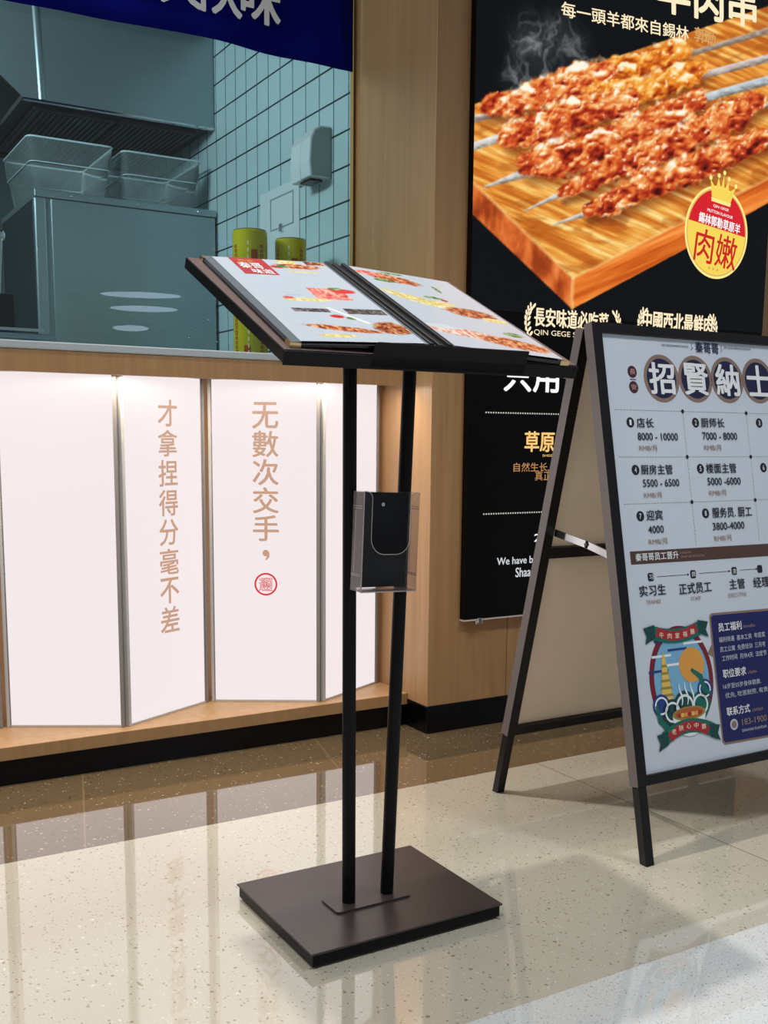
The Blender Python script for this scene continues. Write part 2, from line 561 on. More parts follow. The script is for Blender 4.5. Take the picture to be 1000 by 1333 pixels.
def inside(x, y, poly):
    res = np.zeros(x.shape, bool)
    n = len(poly)
    for i in range(n):
        x0, y0 = poly[i]; x1, y1 = poly[(i + 1) % n]
        if y0 == y1:
            continue
        c = ((y0 > y) != (y1 > y)) & (x < (x1 - x0) * (y - y0) / (y1 - y0) + x0)
        res ^= c
    return res

def axis_field(x, y, pts, rads):
    """distance to a polyline over its radius, the radius there and a signed side value"""
    best = np.full(x.shape, 1e9); side = np.zeros(x.shape); along = np.zeros(x.shape); rr = np.ones(x.shape)
    acc = 0.0
    for (p0, p1, r0, r1) in zip(pts[:-1], pts[1:], rads[:-1], rads[1:]):
        dx, dy = p1[0] - p0[0], p1[1] - p0[1]
        L = math.hypot(dx, dy)
        t = np.clip(((x - p0[0]) * dx + (y - p0[1]) * dy) / (L * L), 0, 1)
        ex, ey = x - p0[0] - t * dx, y - p0[1] - t * dy
        rad = r0 + (r1 - r0) * t
        dist = np.hypot(ex, ey) / rad
        s = ey / rad
        k = dist < best
        best = np.where(k, dist, best); side = np.where(k, s, side); along = np.where(k, acc + t * L, along); rr = np.where(k, rad, rr)
        acc += L
    return best, side, along, rr

def ramp_np(t, stops):
    t = np.clip(t, 0, 1)
    pos = [s[0] for s in stops]
    return np.stack([np.interp(t, pos, [s[1][i] for s in stops]) for i in range(3)], -1)

def blend(img, mask, col):
    m = np.clip(mask, 0, 1)[..., None]
    return img * (1 - m) + np.asarray(col, float) * m

MEAT = [(0.0, (62, 8, 6)), (0.2, (128, 26, 14)), (0.42, (188, 62, 26)), (0.60, (226, 112, 48)), (0.78, (244, 170, 96)), (0.92, (255, 222, 176)), (1.0, (255, 248, 230))]
MEAT_ORANGE = [(0.0, (104, 26, 6)), (0.25, (170, 64, 12)), (0.5, (222, 116, 28)), (0.72, (246, 170, 66)), (0.9, (255, 220, 150)), (1.0, (255, 244, 214))]

def paint_meat(img, x, y, pts, rads, seed, stops, cell=10.0, glow_=0.0):
    wob = vnoise(x / 9.0, y / 9.0, seed, 3) - 0.5
    dist, side, along, rr = axis_field(x, y, pts, rads)
    dist = dist + wob * 0.75
    mask = np.clip((1.0 - dist) * 4, 0, 1)
    # lumps: ridged noise as a height field, lit from the upper left
    n1 = vnoise(x / (cell * 1.5), y / (cell * 1.5), seed + 3, 2)
    n2 = vnoise(x / 8.0, y / 8.0, seed + 5, 2)
    hgt = np.sqrt(np.clip(1 - np.clip(dist, 0, 1) ** 2, 0, 1)) * 0.9 + np.abs(n1 - 0.5) * -2.4 + (n2 - 0.5) * 0.7
    gy, gx = np.gradient(hgt)
    gy, gx = gy * 2, gx * 2
    lit = 0.53 + (-gx * 0.8 + gy * 1.3) * 0.85 - side * 0.34 + (n1 - 0.5) * 0.7 + (n2 - 0.5) * 0.35 + glow_
    col = ramp_np(lit, stops)
    spark = (vnoise(x / 3.4, y / 3.4, seed + 9, 1) > 0.84) & (lit > 0.45)
    col = np.where(spark[..., None], col * 0.3 + np.array((255, 246, 228)) * 0.7, col)
    return img * (1 - mask[..., None]) + col * mask[..., None]

def canvas_mesh(name, fr, xs, ys, img, m, hgt, parent, keep=None):
    """grid of points xs, ys in frame fr, coloured point by point with img (sRGB 0-255); hgt is a number or f(a, b)"""
    ny, nx = len(ys), len(xs)
    hf = hgt if callable(hgt) else (lambda a, b: hgt)
    off = Vector((0, 0, 0)); p = parent
    while p is not None:
        off += p.location; p = p.parent
    vs = [tuple(fr(a, b, hf(a, b)) - off) for b in ys for a in xs]
    fs = [(j * nx + i, j * nx + i + 1, (j + 1) * nx + i + 1, (j + 1) * nx + i) for j in range(ny - 1) for i in range(nx - 1)
          if keep is None or keep[j, i]]
    me = bpy.data.meshes.new(name)
    me.from_pydata(vs, [], fs)
    me.materials.append(m)
    c = np.clip(img, 0, 255) / 255.0
    c = np.where(c <= 0.04045, c / 12.92, ((c + 0.055) / 1.055) ** 2.4)
    a = me.color_attributes.new('ink', 'FLOAT_COLOR', 'POINT')
    a.data.foreach_set('color', np.concatenate([c, np.ones((ny, nx, 1))], -1).astype(np.float32).ravel())
    me.update()
    o = bpy.data.objects.new(name, me)
    COL.objects.link(o)
    o.parent = parent
    return o

# ================================================================== SETTING
# ---- floor: three bands of terrazzo running along the shop front
fl = MB()
def band(y0, y1, m):
    fl.add([(-4, y0, 0), (6, y0, 0), (6, y1, 0), (-4, y1, 0)], [(0, 1, 2, 3)], m)
band(-5, 1.263, FLOOR_GREY); band(1.263, 2.272, FLOOR_BEIGE); band(2.272, 7.2, FLOOR_BROWN)
structure(fl.build('floor'))

# ---- wood clad wall beside the counter (carries the poster)
w = MB()
w.box((1.745, 2.676, 0.085), (2.05, 3.150, 3.6), M['wood'])
w.box((2.0525, 2.677, 0.085), (3.6, 3.150, 3.6), M['wood'])
structure(w.build('wall_front', bevel=0.002))
tr = MB().box((1.733, 3.150, 1.14), (2.2, 3.172, 3.6), M['wood_trim'])
structure(tr.build('trim_1'))
b = MB().box((1.742, 2.672, 0.0), (3.6, 3.04, 0.088), M['plinth'])
structure(b.build('baseboard_front', bevel=0.003))
# ---- fascia over the serving window (its shade falls on the reveal)
hd = MB().box((-2.5, 2.676, 2.66), (1.744, 3.05, 3.6), M['wood'])
structure(hd.build('trim_2'))
# ---- kitchen shell
k = MB().box((1.75, 3.173, 0.0), (1.90, 7.1, 2.6), M['tile'])
structure(k.build('wall_right'))
k = MB().box((-3.1, 7.0, 0.0), (1.749, 7.1, 2.6), M['plaster'])
structure(k.build('wall_back'))
k = MB().box((-3.1, 3.05, 0.0), (-3.0, 6.999, 2.6), M['plaster'])
structure(k.build('wall_left'))
k = MB().box((-3.1, 3.052, 2.601), (1.90, 7.1, 2.68), M['kitchen_ceiling'])
structure(k.build('ceiling'))
g = MB().add([(-2.98, 3.150, 1.158), (1.742, 3.150, 1.158), (1.742, 3.150, 2.655), (-2.98, 3.150, 2.655)], [(0, 1, 2, 3)], M['window_glass'])
structure(g.build('window_1'))

# ================================================================== COUNTER
ct = thing('serving_counter', (0, 2.79, 0), 'maple serving counter with grey sill, open niche of lit panels and black kick base', 'counter')
MB().box((-2.98, 2.80, 0), (1.741, 3.04, 0.07), M['plinth']).build('kick_base', ct, 0.002)
MB().box((-2.98, 2.79, 0.0705), (1.744, 3.06, 0.107), M['wood']).build('display_ledge', ct, 0.0015)
MB().box((-2.98, 3.03, 0.1075), (1.744, 3.06, 1.09), M['wood']).build('niche_back', ct)
MB().box((-2.98, 2.79, 1.0785), (1.744, 2.815, 1.134), M['wood']).box((-2.98, 2.816, 1.0925), (1.744, 3.06, 1.134), M['wood']).build('apron', ct, 0.0015)
MB().box((-2.98, 2.787, 1.1345), (1.744, 4.1, 1.155), M['sill']).build('grey_sill', ct, 0.003, label='pale grey metal sill')
MB().box((-2.98, 3.061, 0.0), (1.744, 3.10, 1.13), M['plaster']).build('carcass', ct)

# ================================================================== LIT FOLDED PANELS
ZZ = [(-0.061, 2.985), (0.239, 2.828), (0.539, 2.99), (0.839, 2.828), (1.147, 2.99), (1.449, 2.817), (1.735, 2.962)]
PLABEL = ['lit white panel farthest left in the counter niche, mostly out of view',
          'lit white panel left of the wide blank one, only its edge showing',
          'wide blank lit white panel left of the two lettered panels',
          'lit white panel with a column of eight brown characters',
          'lit white panel with five brown characters and a red ring mark',
          'narrow lit white panel right of the red ring mark, beside the wood end']
COLUMN1 = '才拿捏得分毫不差'
COLUMN2 = '无數次交手'
for i in range(6):
    a, bb = Vector((*ZZ[i], 0.1075)), Vector((*ZZ[i + 1], 0.1075))
    fr = Frame(a, bb - a, (0, 0, 1))
    L = (bb - a).length
    HH = 0.983
    th = thing('light_panel', (a.x, a.y, 0.1075), PLABEL[i], 'light box', 'folded lit panels in the counter niche')
    MB().fbox(fr, 0.016, 0.006, L - 0.016, HH - 0.004, -0.012, -0.004, M['white_panel']).build('diffuser', th)
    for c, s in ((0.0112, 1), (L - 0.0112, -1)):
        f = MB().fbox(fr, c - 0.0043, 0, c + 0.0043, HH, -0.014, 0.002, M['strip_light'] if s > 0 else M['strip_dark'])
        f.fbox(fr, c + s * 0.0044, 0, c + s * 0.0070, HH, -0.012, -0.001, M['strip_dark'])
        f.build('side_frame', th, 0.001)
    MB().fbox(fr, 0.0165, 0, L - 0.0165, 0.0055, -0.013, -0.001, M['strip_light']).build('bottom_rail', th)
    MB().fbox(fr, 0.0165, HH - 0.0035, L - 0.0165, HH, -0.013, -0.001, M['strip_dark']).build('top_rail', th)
    if i == 3:
        t = MB()
        for j, ch in enumerate(COLUMN1):
            t.text(fr, ch, 0.1897 - 0.0053 * j / 7, 0.8762 - 0.5957 * j / 7, 0.076, 0.074, -0.0035, M['letter_brown'], 0.018)
        t.build('lettering', th, label='brown column of characters')
    if i == 4:
        t = MB()
        for j, ch in enumerate(COLUMN2):
            t.text(fr, ch, 0.1771, 0.8748 - 0.3369 * j / 4, 0.076, 0.077, -0.0035, M['letter_brown'], 0.018)
        t.disc(fr, (0.176, 0.462), 0.010, -0.0035, M['letter_brown']).stroke(fr, [(0.185, 0.464), (0.184, 0.452), (0.176, 0.441)], 0.007, -0.0035, M['letter_brown'], True)
        t.build('lettering', th, label='brown column of characters')
        t = MB().ring(fr, (0.1757, 0.3667), 0.0295, 0.0350, -0.0035, M['letter_red'])
        t.text(fr, '\U00030EDE', 0.1757, 0.3667, 0.042, 0.042, -0.0035, M['letter_red'], 0.004)
        t.build('ring_mark', th, label='red ring with a character inside')

# ================================================================== BACKLIT POSTER
PX0, PX1, PZ0, PZ1, PYF = 1.862, 3.150, 0.357, 2.75, 2.650
POST = Frame((1.878, PYF, PZ0), (1, 0, 0), (0, 0, 1))       # its normal points at the viewer (-Y)
po = thing('backlit_poster', (1.9, PYF, PZ0), 'tall black backlit poster of grilled meat skewers on the wooden wall', 'poster')
MB().box((PX0, PYF + 0.001, PZ0), (PX1, 2.6755, PZ1), M['poster_black']).build('poster_board', po)
e = MB().box((PX0 - 0.002, PYF - 0.001, PZ0 - 0.005), (PX1 + 0.002, 2.6755, PZ0 - 0.0005), M['acrylic_edge'])
e.build('bottom_edge', po, label='bright clear bottom edge')
c = MB().fbox(POST, 0.025, -0.017, 0.052, -0.003, -0.012, 0.006, M['chrome']).fbox(POST, 0.030, -0.012, 0.046, 0.004, 0.004, 0.009, M['chrome'])
c.build('clip', po, 0.002)

# the printed photograph: points of the poster mapped to print units
HPM = np.array([434.2086, -17.97201, 610.0897, 90.65202, -443.9689, 806.7592, 0.1535368, -0.04326555, 1.0]).reshape(3, 3)
xs = np.linspace(-0.016, 1.272, 320)
ys = np.linspace(0.95, 2.12, 300)
SS = 2                                                 # painted at twice the grid and averaged down
A, B = np.meshgrid(np.linspace(xs[0], xs[-1], SS * len(xs)), np.linspace(ys[0], ys[-1], SS * len(ys)))
q = HPM @ np.stack([A.ravel(), B.ravel(), np.ones(A.size)])
X, Y = (q[0] / q[2]).reshape(A.shape), (q[1] / q[2]).reshape(A.shape)
img = np.zeros(A.shape + (3,)) + np.array((9, 12, 15))
# steam
for sd, (cx, cy, sx, sy) in enumerate(((705, 75, 30, 42), (690, 45, 22, 26), (728, 38, 20, 20), (752, 65, 16, 22), (665, 95, 14, 26))):
    wx = X + 18 * (vnoise(X / 26, Y / 26, 40 + sd, 2) - 0.5) * 2
    wy = Y + 14 * (vnoise(X / 24, Y / 24, 60 + sd, 2) - 0.5) * 2
    dens = np.exp(-((wx - cx) / sx) ** 2 - ((wy - cy) / sy) ** 2)
    fil = 1 - np.abs(vnoise(wx / 11, wy / 19, 80 + sd, 3) - 0.5) * 7
    img = blend(img, dens * np.clip(fil, 0, 1) * 0.50 + dens * 0.16, (158, 162, 166))
# chopping board
top = [(560, 155), (1040, -5), (1100, -30), (1100, 190), (1000, 232), (890, 289), (746, 362), (617, 238), (560, 185)]
left = [(560, 185), (617, 238), (746, 362), (745, 402), (617, 280), (560, 230)]
right = [(746, 362), (890, 289), (1000, 232), (1100, 188), (1100, 215), (1000, 264), (890, 325), (745, 402)]
grain = vnoise((X * 0.90 + Y * 0.45) / 60, (Y * 0.92 - X * 0.40) / 5.0, 7, 4)
grain2 = vnoise((X * 0.75 - Y * 0.6) / 50, (Y * 0.75 + X * 0.62) / 7, 8, 4)
img = np.where(inside(X, Y, top)[..., None], ramp_np((grain - 0.3) * 2.2 + 0.12 * (grain2 - 0.5) - np.clip((X - 850) / 900, 0, .2), [(0, (196, 104, 30)), (0.4, (230, 148, 56)), (0.75, (246, 190, 96)), (1, (255, 226, 150))]), img)
img = np.where(inside(X, Y, left)[..., None], ramp_np((vnoise(X / 14, Y / 34, 9, 4) - 0.25) * 1.9, [(0, (150, 58, 18)), (0.5, (214, 104, 42)), (1, (240, 146, 76))]), img)
img = np.where(inside(X, Y, right)[..., None], ramp_np((vnoise((X + Y) / 46, (Y * 1.8 + X * .8) / 12, 10, 4) - 0.28) * 2.0, [(0, (196, 84, 20)), (0.5, (232, 122, 42)), (1, (250, 160, 80))]), img)
for (p, q_) in (((617, 238), (746, 362)), ((746, 362), (1000, 232)), ((746, 362), (745, 402))):
    dd, _, _, _ = axis_field(X, Y, [p, q_], [2.2, 2.2])
    img = blend(img, (dd < 1) * 0.45, (255, 214, 140))
img = blend(img, inside(X, Y, top) * np.clip((vnoise(X / 30, Y / 12, 15, 3) - 0.55) * 3, 0, .35), (150, 70, 16))
# soft print shadow of the meat on the board
def soft(pts, rads, amt, colr):
    global img
    dd, _, _, _ = axis_field(X, Y, pts, rads)
    img = blend(img, np.clip(1.3 - dd, 0, 1) * amt * inside(X, Y, top), colr)
# steel rods: (from, to, half width)
def rod(p, q_, w0, w1, colr=(196, 190, 182), hi=(238, 236, 232)):
    global img
    dd, sd, al, _ = axis_field(X, Y, [p, q_], [w0, w1])
    mk = np.clip((1 - dd) * 5, 0, 1)
    base = ramp_np(0.5 + sd * -0.45 + (vnoise(X / 7, Y / 3, 21, 2) - .5) * 0.7, [(0, (112, 100, 92)), (0.45, colr), (1, hi)])
    img = img * (1 - mk[..., None]) + base * mk[..., None]
rod((900, 70), (1060, 22), 4, 5, (150, 130, 112), (204, 190, 172)); rod((905, 101), (1060, 60), 5, 6, (190, 176, 170), (226, 216, 214))
rod((915, 128), (1060, 88), 6, 7, (176, 190, 196), (224, 232, 234)); rod((985, 140), (1060, 120), 4, 4)
rod((610, 157), (650, 147), 5, 5, (150, 140, 130)); rod((612, 192), (668, 174), 6, 6, (206, 202, 196))
SK = [  # axis, radii, seed, palette, brightness
    ([(795, 92), (838, 84), (884, 66)], [15, 18, 16], 101, MEAT_ORANGE, .04),
    ([(640, 134), (665, 136), (712, 116), (752, 104), (786, 94)], [16, 18, 20, 22, 18], 103, MEAT, .12),
    ([(780, 122), (830, 116), (868, 108), (904, 92)], [16, 18, 18, 17], 107, MEAT_ORANGE, .06),
    ([(668, 176), (705, 166), (742, 148), (775, 142), (812, 134)], [18, 24, 24, 22, 18], 109, MEAT, .10),
    ([(775, 192), (820, 172), (862, 152), (908, 130)], [20, 22, 20, 14], 113, MEAT, .04),
    ([(692, 214), (722, 206), (752, 196), (788, 184)], [17, 25, 26, 22], 117, MEAT, .02),
    ([(732, 250), (762, 236), (800, 215), (850, 196), (905, 172), (955, 148), (984, 132)], [7, 14, 20, 21, 22, 22, 14], 121, MEAT, .04),
    ([(766, 274), (800, 262), (842, 240), (890, 222), (940, 200), (990, 182)], [10, 17, 19, 21, 19, 15], 127, MEAT, .02),
]
rods_front = [((632, 243), (694, 222), 1.5, 8), ((682, 275), (740, 248), .8, 5), ((718, 293), (776, 274), .8, 5)]
for kx_, (pts, rads, sd, pal, gl_) in enumerate(SK):
    soft([(p[0] + 4, p[1] + 12) for p in pts], [r_ * 0.95 for r_ in rads], 0.62, (92, 34, 8))
    if kx_ == 5:
        rod(*rods_front[0])
    if kx_ == 6:
        rod(*rods_front[1])
    if kx_ == 7:
        rod(*rods_front[2])
    img = paint_meat(img, X, Y, pts, [r_ * 1.10 for r_ in rads], sd, pal, 10.0, gl_)
img = img.reshape(len(ys), SS, len(xs), SS, 3).mean((1, 3))
canvas_mesh('skewer_picture', POST, list(xs), list(ys), img, M['poster_ink'], 0.0005, po)

POSTER_TEXT = [
    ('羊肉串', 0.9142, 2.0120, 0.4599, 0.1379, 'cream', 0.085),
    ('每一頭羊都來自錫林', 0.5647, 1.8676, 0.5374, 0.0431, 'cream', 0.055),
    ('郭', 0.8883, 1.8893, 0.0574, 0.0453, 'ochre'),
    ('勒', 0.9353, 1.8885, 0.0436, 0.0433, 'ochre'),
    ('長安味道必吃菜', 0.3799, 0.9412, 0.3054, 0.0573, 'cream'),
    ('QIN GEGE SHAANXI', 0.3725, 0.8929, 0.2926, 0.0192, 'cream'),
    ('中國西北最鮮肉', 0.8488, 0.9605, 0.3281, 0.0614, 'cream'),
    ('只用一', 0.286, 0.7571, 0.341, 0.0947, 'white'),
    ('草原羊肉', 0.3233, 0.5548, 0.2411, 0.0636, 'gold'),
    ('SHEEP', 0.2998, 0.5107, 0.0505, 0.0073, 'gold'),
    ('自然生长,肉质鲜嫩多汁', 0.3394, 0.4737, 0.358, 0.0296, 'bronze'),
    ('真正的草原味道', 0.3695, 0.4462, 0.2453, 0.0298, 'bronze'),
    ('20年老店', 0.3488, 0.2489, 0.1939, 0.0328, 'white'),
    ('We have been making authentic', 0.3164, 0.1747, 0.4236, 0.0303, 'paper'),
    ('Shaanxi flavour food', 0.321, 0.1391, 0.2831, 0.0304, 'paper')]
t = MB()
for it in POSTER_TEXT:
    big = it[4] > 0.03
    t.text(POST, it[0], it[1], it[2], it[3], it[4], 0.0012, glow(it[5]), 0.026 if it[4] > 0.05 else (0.016 if big else 0.006), it[6] if len(it) > 6 else 0.0)
for y_, x1_ in ((0.6425, 0.66), (0.330, 0.66)):
    n_ = int((x1_ - 0.047) / 0.0095)
    for j in range(n_):
        t.fbox(POST, 0.047 + j * 0.0095, y_ - 0.0022, 0.047 + j * 0.0095 + 0.0048, y_ + 0.0022, 0.0006, 0.0012, glow('dot'))
t.build('lettering', po, label='cream and gold poster lettering')
# laurel branches either side of the two gold lines
lw = MB()
for cx_, s_ in ((0.2125, 1), (0.565, -1), (0.685, 1), (1.015, -1)):
    cy_ = 0.922 if cx_ < 0.6 else 0.94
    arc = []
    for j in range(8):
        t_ = -1.05 + 2.1 * j / 7
        arc.append((cx_ + s_ * (0.022 - 0.040 * math.cos(t_)), cy_ + 0.055 * math.sin(t_)))
    lw.stroke(POST, arc, 0.0035, 0.0012, glow('cream'))
    for (px_, py_) in arc[1:]:
        lw.disc(POST, (px_ + s_ * 0.010, py_ + 0.004), 0.0095, 0.0012, glow('cream'), 12, 0.45, rot=s_ * 0.9)
        lw.disc(POST, (px_ - s_ * 0.004, py_ + 0.006), 0.0080, 0.0012, glow('cream'), 12, 0.45, rot=s_ * 1.6)
lw.build('laurel', po)
# round gold medal with crown
md = MB()
MC, MR, RT = (1.0118, 1.2728), 0.154, -0.11
md.disc(POST, MC, MR, 0.0010, glow('medal_rim'), 64)
md.ring(POST, MC, 0.142, 0.1455, 0.00135, glow('ochre'), 64)
md.disc(POST, MC, 0.142, 0.0013, glow('medal_gold'), 64)
a0 = 0.10 + RT
md.disc(POST, MC, 0.141, 0.0016, glow('medal_red'), 48, a0=a0, a1=math.pi - 0.10 + RT)
def mrot(x, y):
    return (MC[0] + x * math.cos(RT) - y * math.sin(RT), MC[1] + x * math.sin(RT) + y * math.cos(RT))
for body, x, y, w_, h_, key, bo in (('錫林郭勒草原羊', 0.008, 0.034, 0.205, 0.034, 'white', 0.022), ('肉嫩', 0.006, -0.055, 0.205, 0.110, 'red', 0.010),
                                    ('QIN GEGE', 0.004, 0.084, 0.076, 0.010, 'white', 0.01), ('MUTTON FLAVOUR', 0.004, 0.065, 0.126, 0.010, 'white', 0.01)):
    c_ = mrot(x, y)
    md.text(POST, body, c_[0], c_[1], w_, h_, 0.0020, glow(key), bo, RT)
for j in (-1, 0, 1):
    md.disc(POST, mrot(0.004 + j * 0.02, -0.122), 0.0045, 0.0020, glow('ochre'), 10)
cr_pts = [(-0.046, 0.100), (0.046, 0.100), (0.066, 0.166), (0.034, 0.142), (0.026, 0.180), (0.009, 0.146), (0.0, 0.194), (-0.009, 0.146), (-0.026, 0.180), (-0.034, 0.142), (-0.066, 0.166)]
cc = [mrot(x * 0.95, y) for x, y in cr_pts]
for tri in ((0, 1, 2, 3), (0, 3, 4, 5), (0, 5, 6, 7), (0, 7, 8, 9), (0, 9, 10)):
    md.flat(POST, [cc[i] for i in tri], 0.0024, glow('medal_gold'))
md.flat(POST, [mrot(-0.046, 0.097), mrot(0.046, 0.097), mrot(0.049, 0.109), mrot(-0.049, 0.109)], 0.0027, glow('medal_rim'))
for x, y in ((0.066, 0.166), (0.026, 0.182), (0, 0.197), (-0.026, 0.182), (-0.066, 0.166)):
    md.disc(POST, mrot(x * 0.95, y + 0.004), 0.0075, 0.0028, glow('medal_rim'), 14)
md.build('medal', po, label='round gold and red medal with a crown')

# ================================================================== MENU STAND
st = thing('menu_stand', (0.973, 1.698, 0), 'black metal floor stand with twin posts, tilted tray and clear leaflet box', 'menu stand')
bp = MB()
BX0, BX1, BY0, BY1 = 0.767, 1.179, 1.530, 1.867
bp.box((BX0 + 0.004, BY0 + 0.004, 0.004), (BX1 - 0.004, BY1 - 0.004, 0.0265), M['black_metal'])
bp.box((BX0, BY0, 0.027), (BX1, BY1, 0.0305), M['base_metal'])
bp.build('base_plate', st, 0.0012)
for x in (BX0 + 0.03, BX1 - 0.03):
    for y in (BY0 + 0.03, BY1 - 0.03):
        MB().tube((x, y, 0), (x, y, 0.0045), 0.012, M['black_metal']).build('foot', st)
pt = MB()
pp = []
for (cx_, cy_, s0) in ((1.034, 1.652, -90), (1.034, 1.706, 0), (0.886, 1.706, 90), (0.886, 1.652, 180)):
    for j in range(5):
        a_ = math.radians(s0 + 90 * j / 4)
        pp.append((cx_ + 0.008 * math.cos(a_), cy_ + 0.008 * math.sin(a_)))
pt.prism(WORLD, pp, 0.0306, 0.0345, M['base_metal'])
pt.build('post_flange', st)
TILT = math.radians(24.79)
TRAY = Frame((0.682, 1.45, 1.0485), (1, 0, 0), (0, math.cos(TILT), math.sin(TILT)))
TW, TD, TT = 0.570, 0.455, 0.020
PB = ((0.9205, 1.678), (1.0055, 1.678))
PTOP = ((0.918, 1.678), (1.0478, 1.678))
for (bx, by), (tx, ty) in zip(PB, PTOP):
    MB().tube((bx, by, 0.0345), (tx, ty, 1.130), 0.0128, M['black_metal'], n=28).build('post', st, smooth=True)
ty_ = MB()
ty_.fbox(TRAY, 0, 0, TW, TD, -TT, -0.0012, M['black_metal'])
ty_.fbox(TRAY, 0.0015, 0.003, TW - 0.0015, TD - 0.002, -0.0011, 0.0, M['tray_top'])
ty_.build('tray', st, 0.0008)
lp = MB().prism(TRAY, [(0.150, -0.004), (0.158, -0.0005), (0.158, 0.0), (0.452, 0.0), (0.452, -0.004)], -TT, 0.021, M['black_metal'])
lp.build('front_lip', st, 0.001)
ls = MB().fbox(TRAY, 0.0, -0.004, TW, -0.0002, -TT - 0.003, -0.0005, M['black_metal'])
ls.build('front_edge', st, 0.001)

# clear leaflet box screwed to the posts (leans with the right post)
LN = math.radians(2.1)
HB = Frame((0.9125, 1.6645, 0.644), (math.cos(LN), 0, -math.sin(LN)), (math.sin(LN), 0, math.cos(LN)))
HW, HH_, HD = 0.118, 0.181, 0.040
lb = MB().fbox(HB, 0, 0, HW, HH_, 0.0, 0.0015, M['acrylic']).build('leaflet_box', st, label='clear acrylic leaflet box')
fp = []
R_ = 0.030
fp += [(0, 0), (HW, 0), (HW, HH_ - 0.004)]
fp += [(HW - 0.004 + 0.004 * math.cos(t_), HH_ - 0.004 + 0.004 * math.sin(t_)) for t_ in np.linspace(0.3, math.pi / 2, 4)]
fp += [(HW - 0.006 - 0.012 * math.sin(t_), HH_ - 0.012 + 0.012 * math.cos(t_)) for t_ in np.linspace(0.3, math.pi / 2, 5)]
xr, xl, yb = HW - 0.018, 0.018, 0.068
fp += [(xr, yb + 0.030)] + [(xr - 0.028 + 0.028 * math.cos(t_), yb + 0.030 + 0.030 * math.sin(-t_)) for t_ in np.linspace(0.2, math.pi / 2, 6)]
fp += [(xl + 0.028 - 0.028 * math.sin(t_), yb + 0.030 - 0.030 * math.cos(t_)) for t_ in np.linspace(0, math.pi / 2, 6)]
fp += [(xl - 0.012 + 0.012 * math.cos(t_), HH_ - 0.012 + 0.012 * math.sin(t_)) for t_ in np.linspace(0.0, math.pi / 2, 5)]
fp += [(0, HH_)]
fr_ = MB().flat(HB, fp, HD, M['acrylic'])
fr_.stroke(HB, fp[2:], 0.0013, HD + 0.0003, M['acrylic_edge'])
fr_.fbox(HB, 0, 0, 0.0018, HH_, HD - 0.002, HD + 0.0004, M['acrylic_edge'])
fr_.build('front_panel', lb)
for x_ in (0.0, HW):
    sd = MB().add([HB(x_, 0, 0.0016), HB(x_, 0, HD), HB(x_, HH_, HD), HB(x_, HH_, 0.0016)], [(0, 1, 2, 3)], M['acrylic_side'])
    for yy in (0.028, 0.031, HH_ - 0.031, HH_ - 0.027):
        sd.fbox(HB, x_ - 0.0006, yy, x_ + 0.0006, yy + 0.0012, 0.003, HD - 0.003, M['acrylic_edge'])
    sd.fbox(HB, x_ - 0.0006, 0.035, x_ + 0.0006, HH_ - 0.035, 0.012, 0.0132, M['acrylic_edge'])
    sd.build('side_panel', lb)
bo_ = MB().fbox(HB, 0, 0, HW, 0.0016, 0.0016, HD, M['acrylic_side']).fbox(HB, 0.0, -0.0012, HW, 0.0004, HD - 0.002, HD + 0.0003, M['acrylic_edge'])
bo_.build('bottom_panel', lb)
MB().fbox(HB, 0.002, 0.004, HW - 0.003, HH_ - 0.002, 0.0030, 0.0042, M['card']).build('backing_card', lb, label='matt black backing card')
MB().tube(HB(0.060, HH_ - 0.024, 0.0043), HB(0.060, HH_ - 0.024, 0.0070), 0.0036, M['chrome'], n=16).build('screw', lb, smooth=True)

# ================================================================== MENU BOOK on the tray
bk = thing('menu_book', tuple(TRAY(0.285, 0.0, 0.0)), 'open black menu book with food photos lying on the tilted tray', 'menu')
RB = math.radians(-1.4)
exb = TRAY.ex * math.cos(RB) + TRAY.ey * math.sin(RB)
eyb = -TRAY.ex * math.sin(RB) + TRAY.ey * math.cos(RB)
BOOK = Frame(TRAY(0.279, 0.004, 0.0008), exb, eyb)
BH = 0.436
HWB = 0.266                                        # half width of the opened cover
def lift(a):                                       # the halves rise toward the stitched middle
    return 0.004 + 0.0125 * max(0.0, 1 - abs(a) / HWB) ** 0.9
def halfslab(a0, a1, b0, b1, t0, t1, m, mb, n=10):
    vs, fs = [], []
    for i in range(n + 1):
        a_ = a0 + (a1 - a0) * i / n
        z = lift(a_)
        vs += [BOOK(a_, b0, z + t0), BOOK(a_, b1, z + t0), BOOK(a_, b1, z + t1), BOOK(a_, b0, z + t1)]
    for i in range(n):
        k_ = 4 * i
        for (p_, q_) in ((0, 1), (1, 2), (2, 3), (3, 0)):
            fs.append((k_ + p_, k_ + q_, k_ + 4 + q_, k_ + 4 + p_))
    fs += [(3, 2, 1, 0), (4 * n, 4 * n + 1, 4 * n + 2, 4 * n + 3)]
    mb.add(vs, fs, m)
COVER = {}
for s_ in (-1, 1):
    mb = MB()
    halfslab(s_ * HWB, s_ * 0.006, 0, BH, -0.0042, 0.0, M['cover'], mb)
    COVER[s_] = mb.build('cover', bk)
    mb = MB()
    halfslab(s_ * (HWB - 0.003), s_ * (HWB - 0.020), 0.004, BH - 0.004, 0.0002, 0.0030, M['cover_grey'], mb, 3)
    mb.build('page_sleeve', bk)
    mb = MB()
    halfslab(s_ * 0.030, s_ * 0.016, 0.004, BH - 0.004, 0.0002, 0.0030, M['cover_grey'], mb, 3)
    mb.build('page_sleeve', bk)
sp = MB()
for a_, wd, hh in ((0.0, 0.010, 0.0035), (-0.018, 0.008, 0.006), (0.018, 0.008, 0.006)):
    sp.fbox(BOOK, a_ - wd / 2, 0.001, a_ + wd / 2, BH - 0.001, lift(a_) - 0.004, lift(a_) + hh, M['cover'])
sp.build('spine', bk, 0.002)
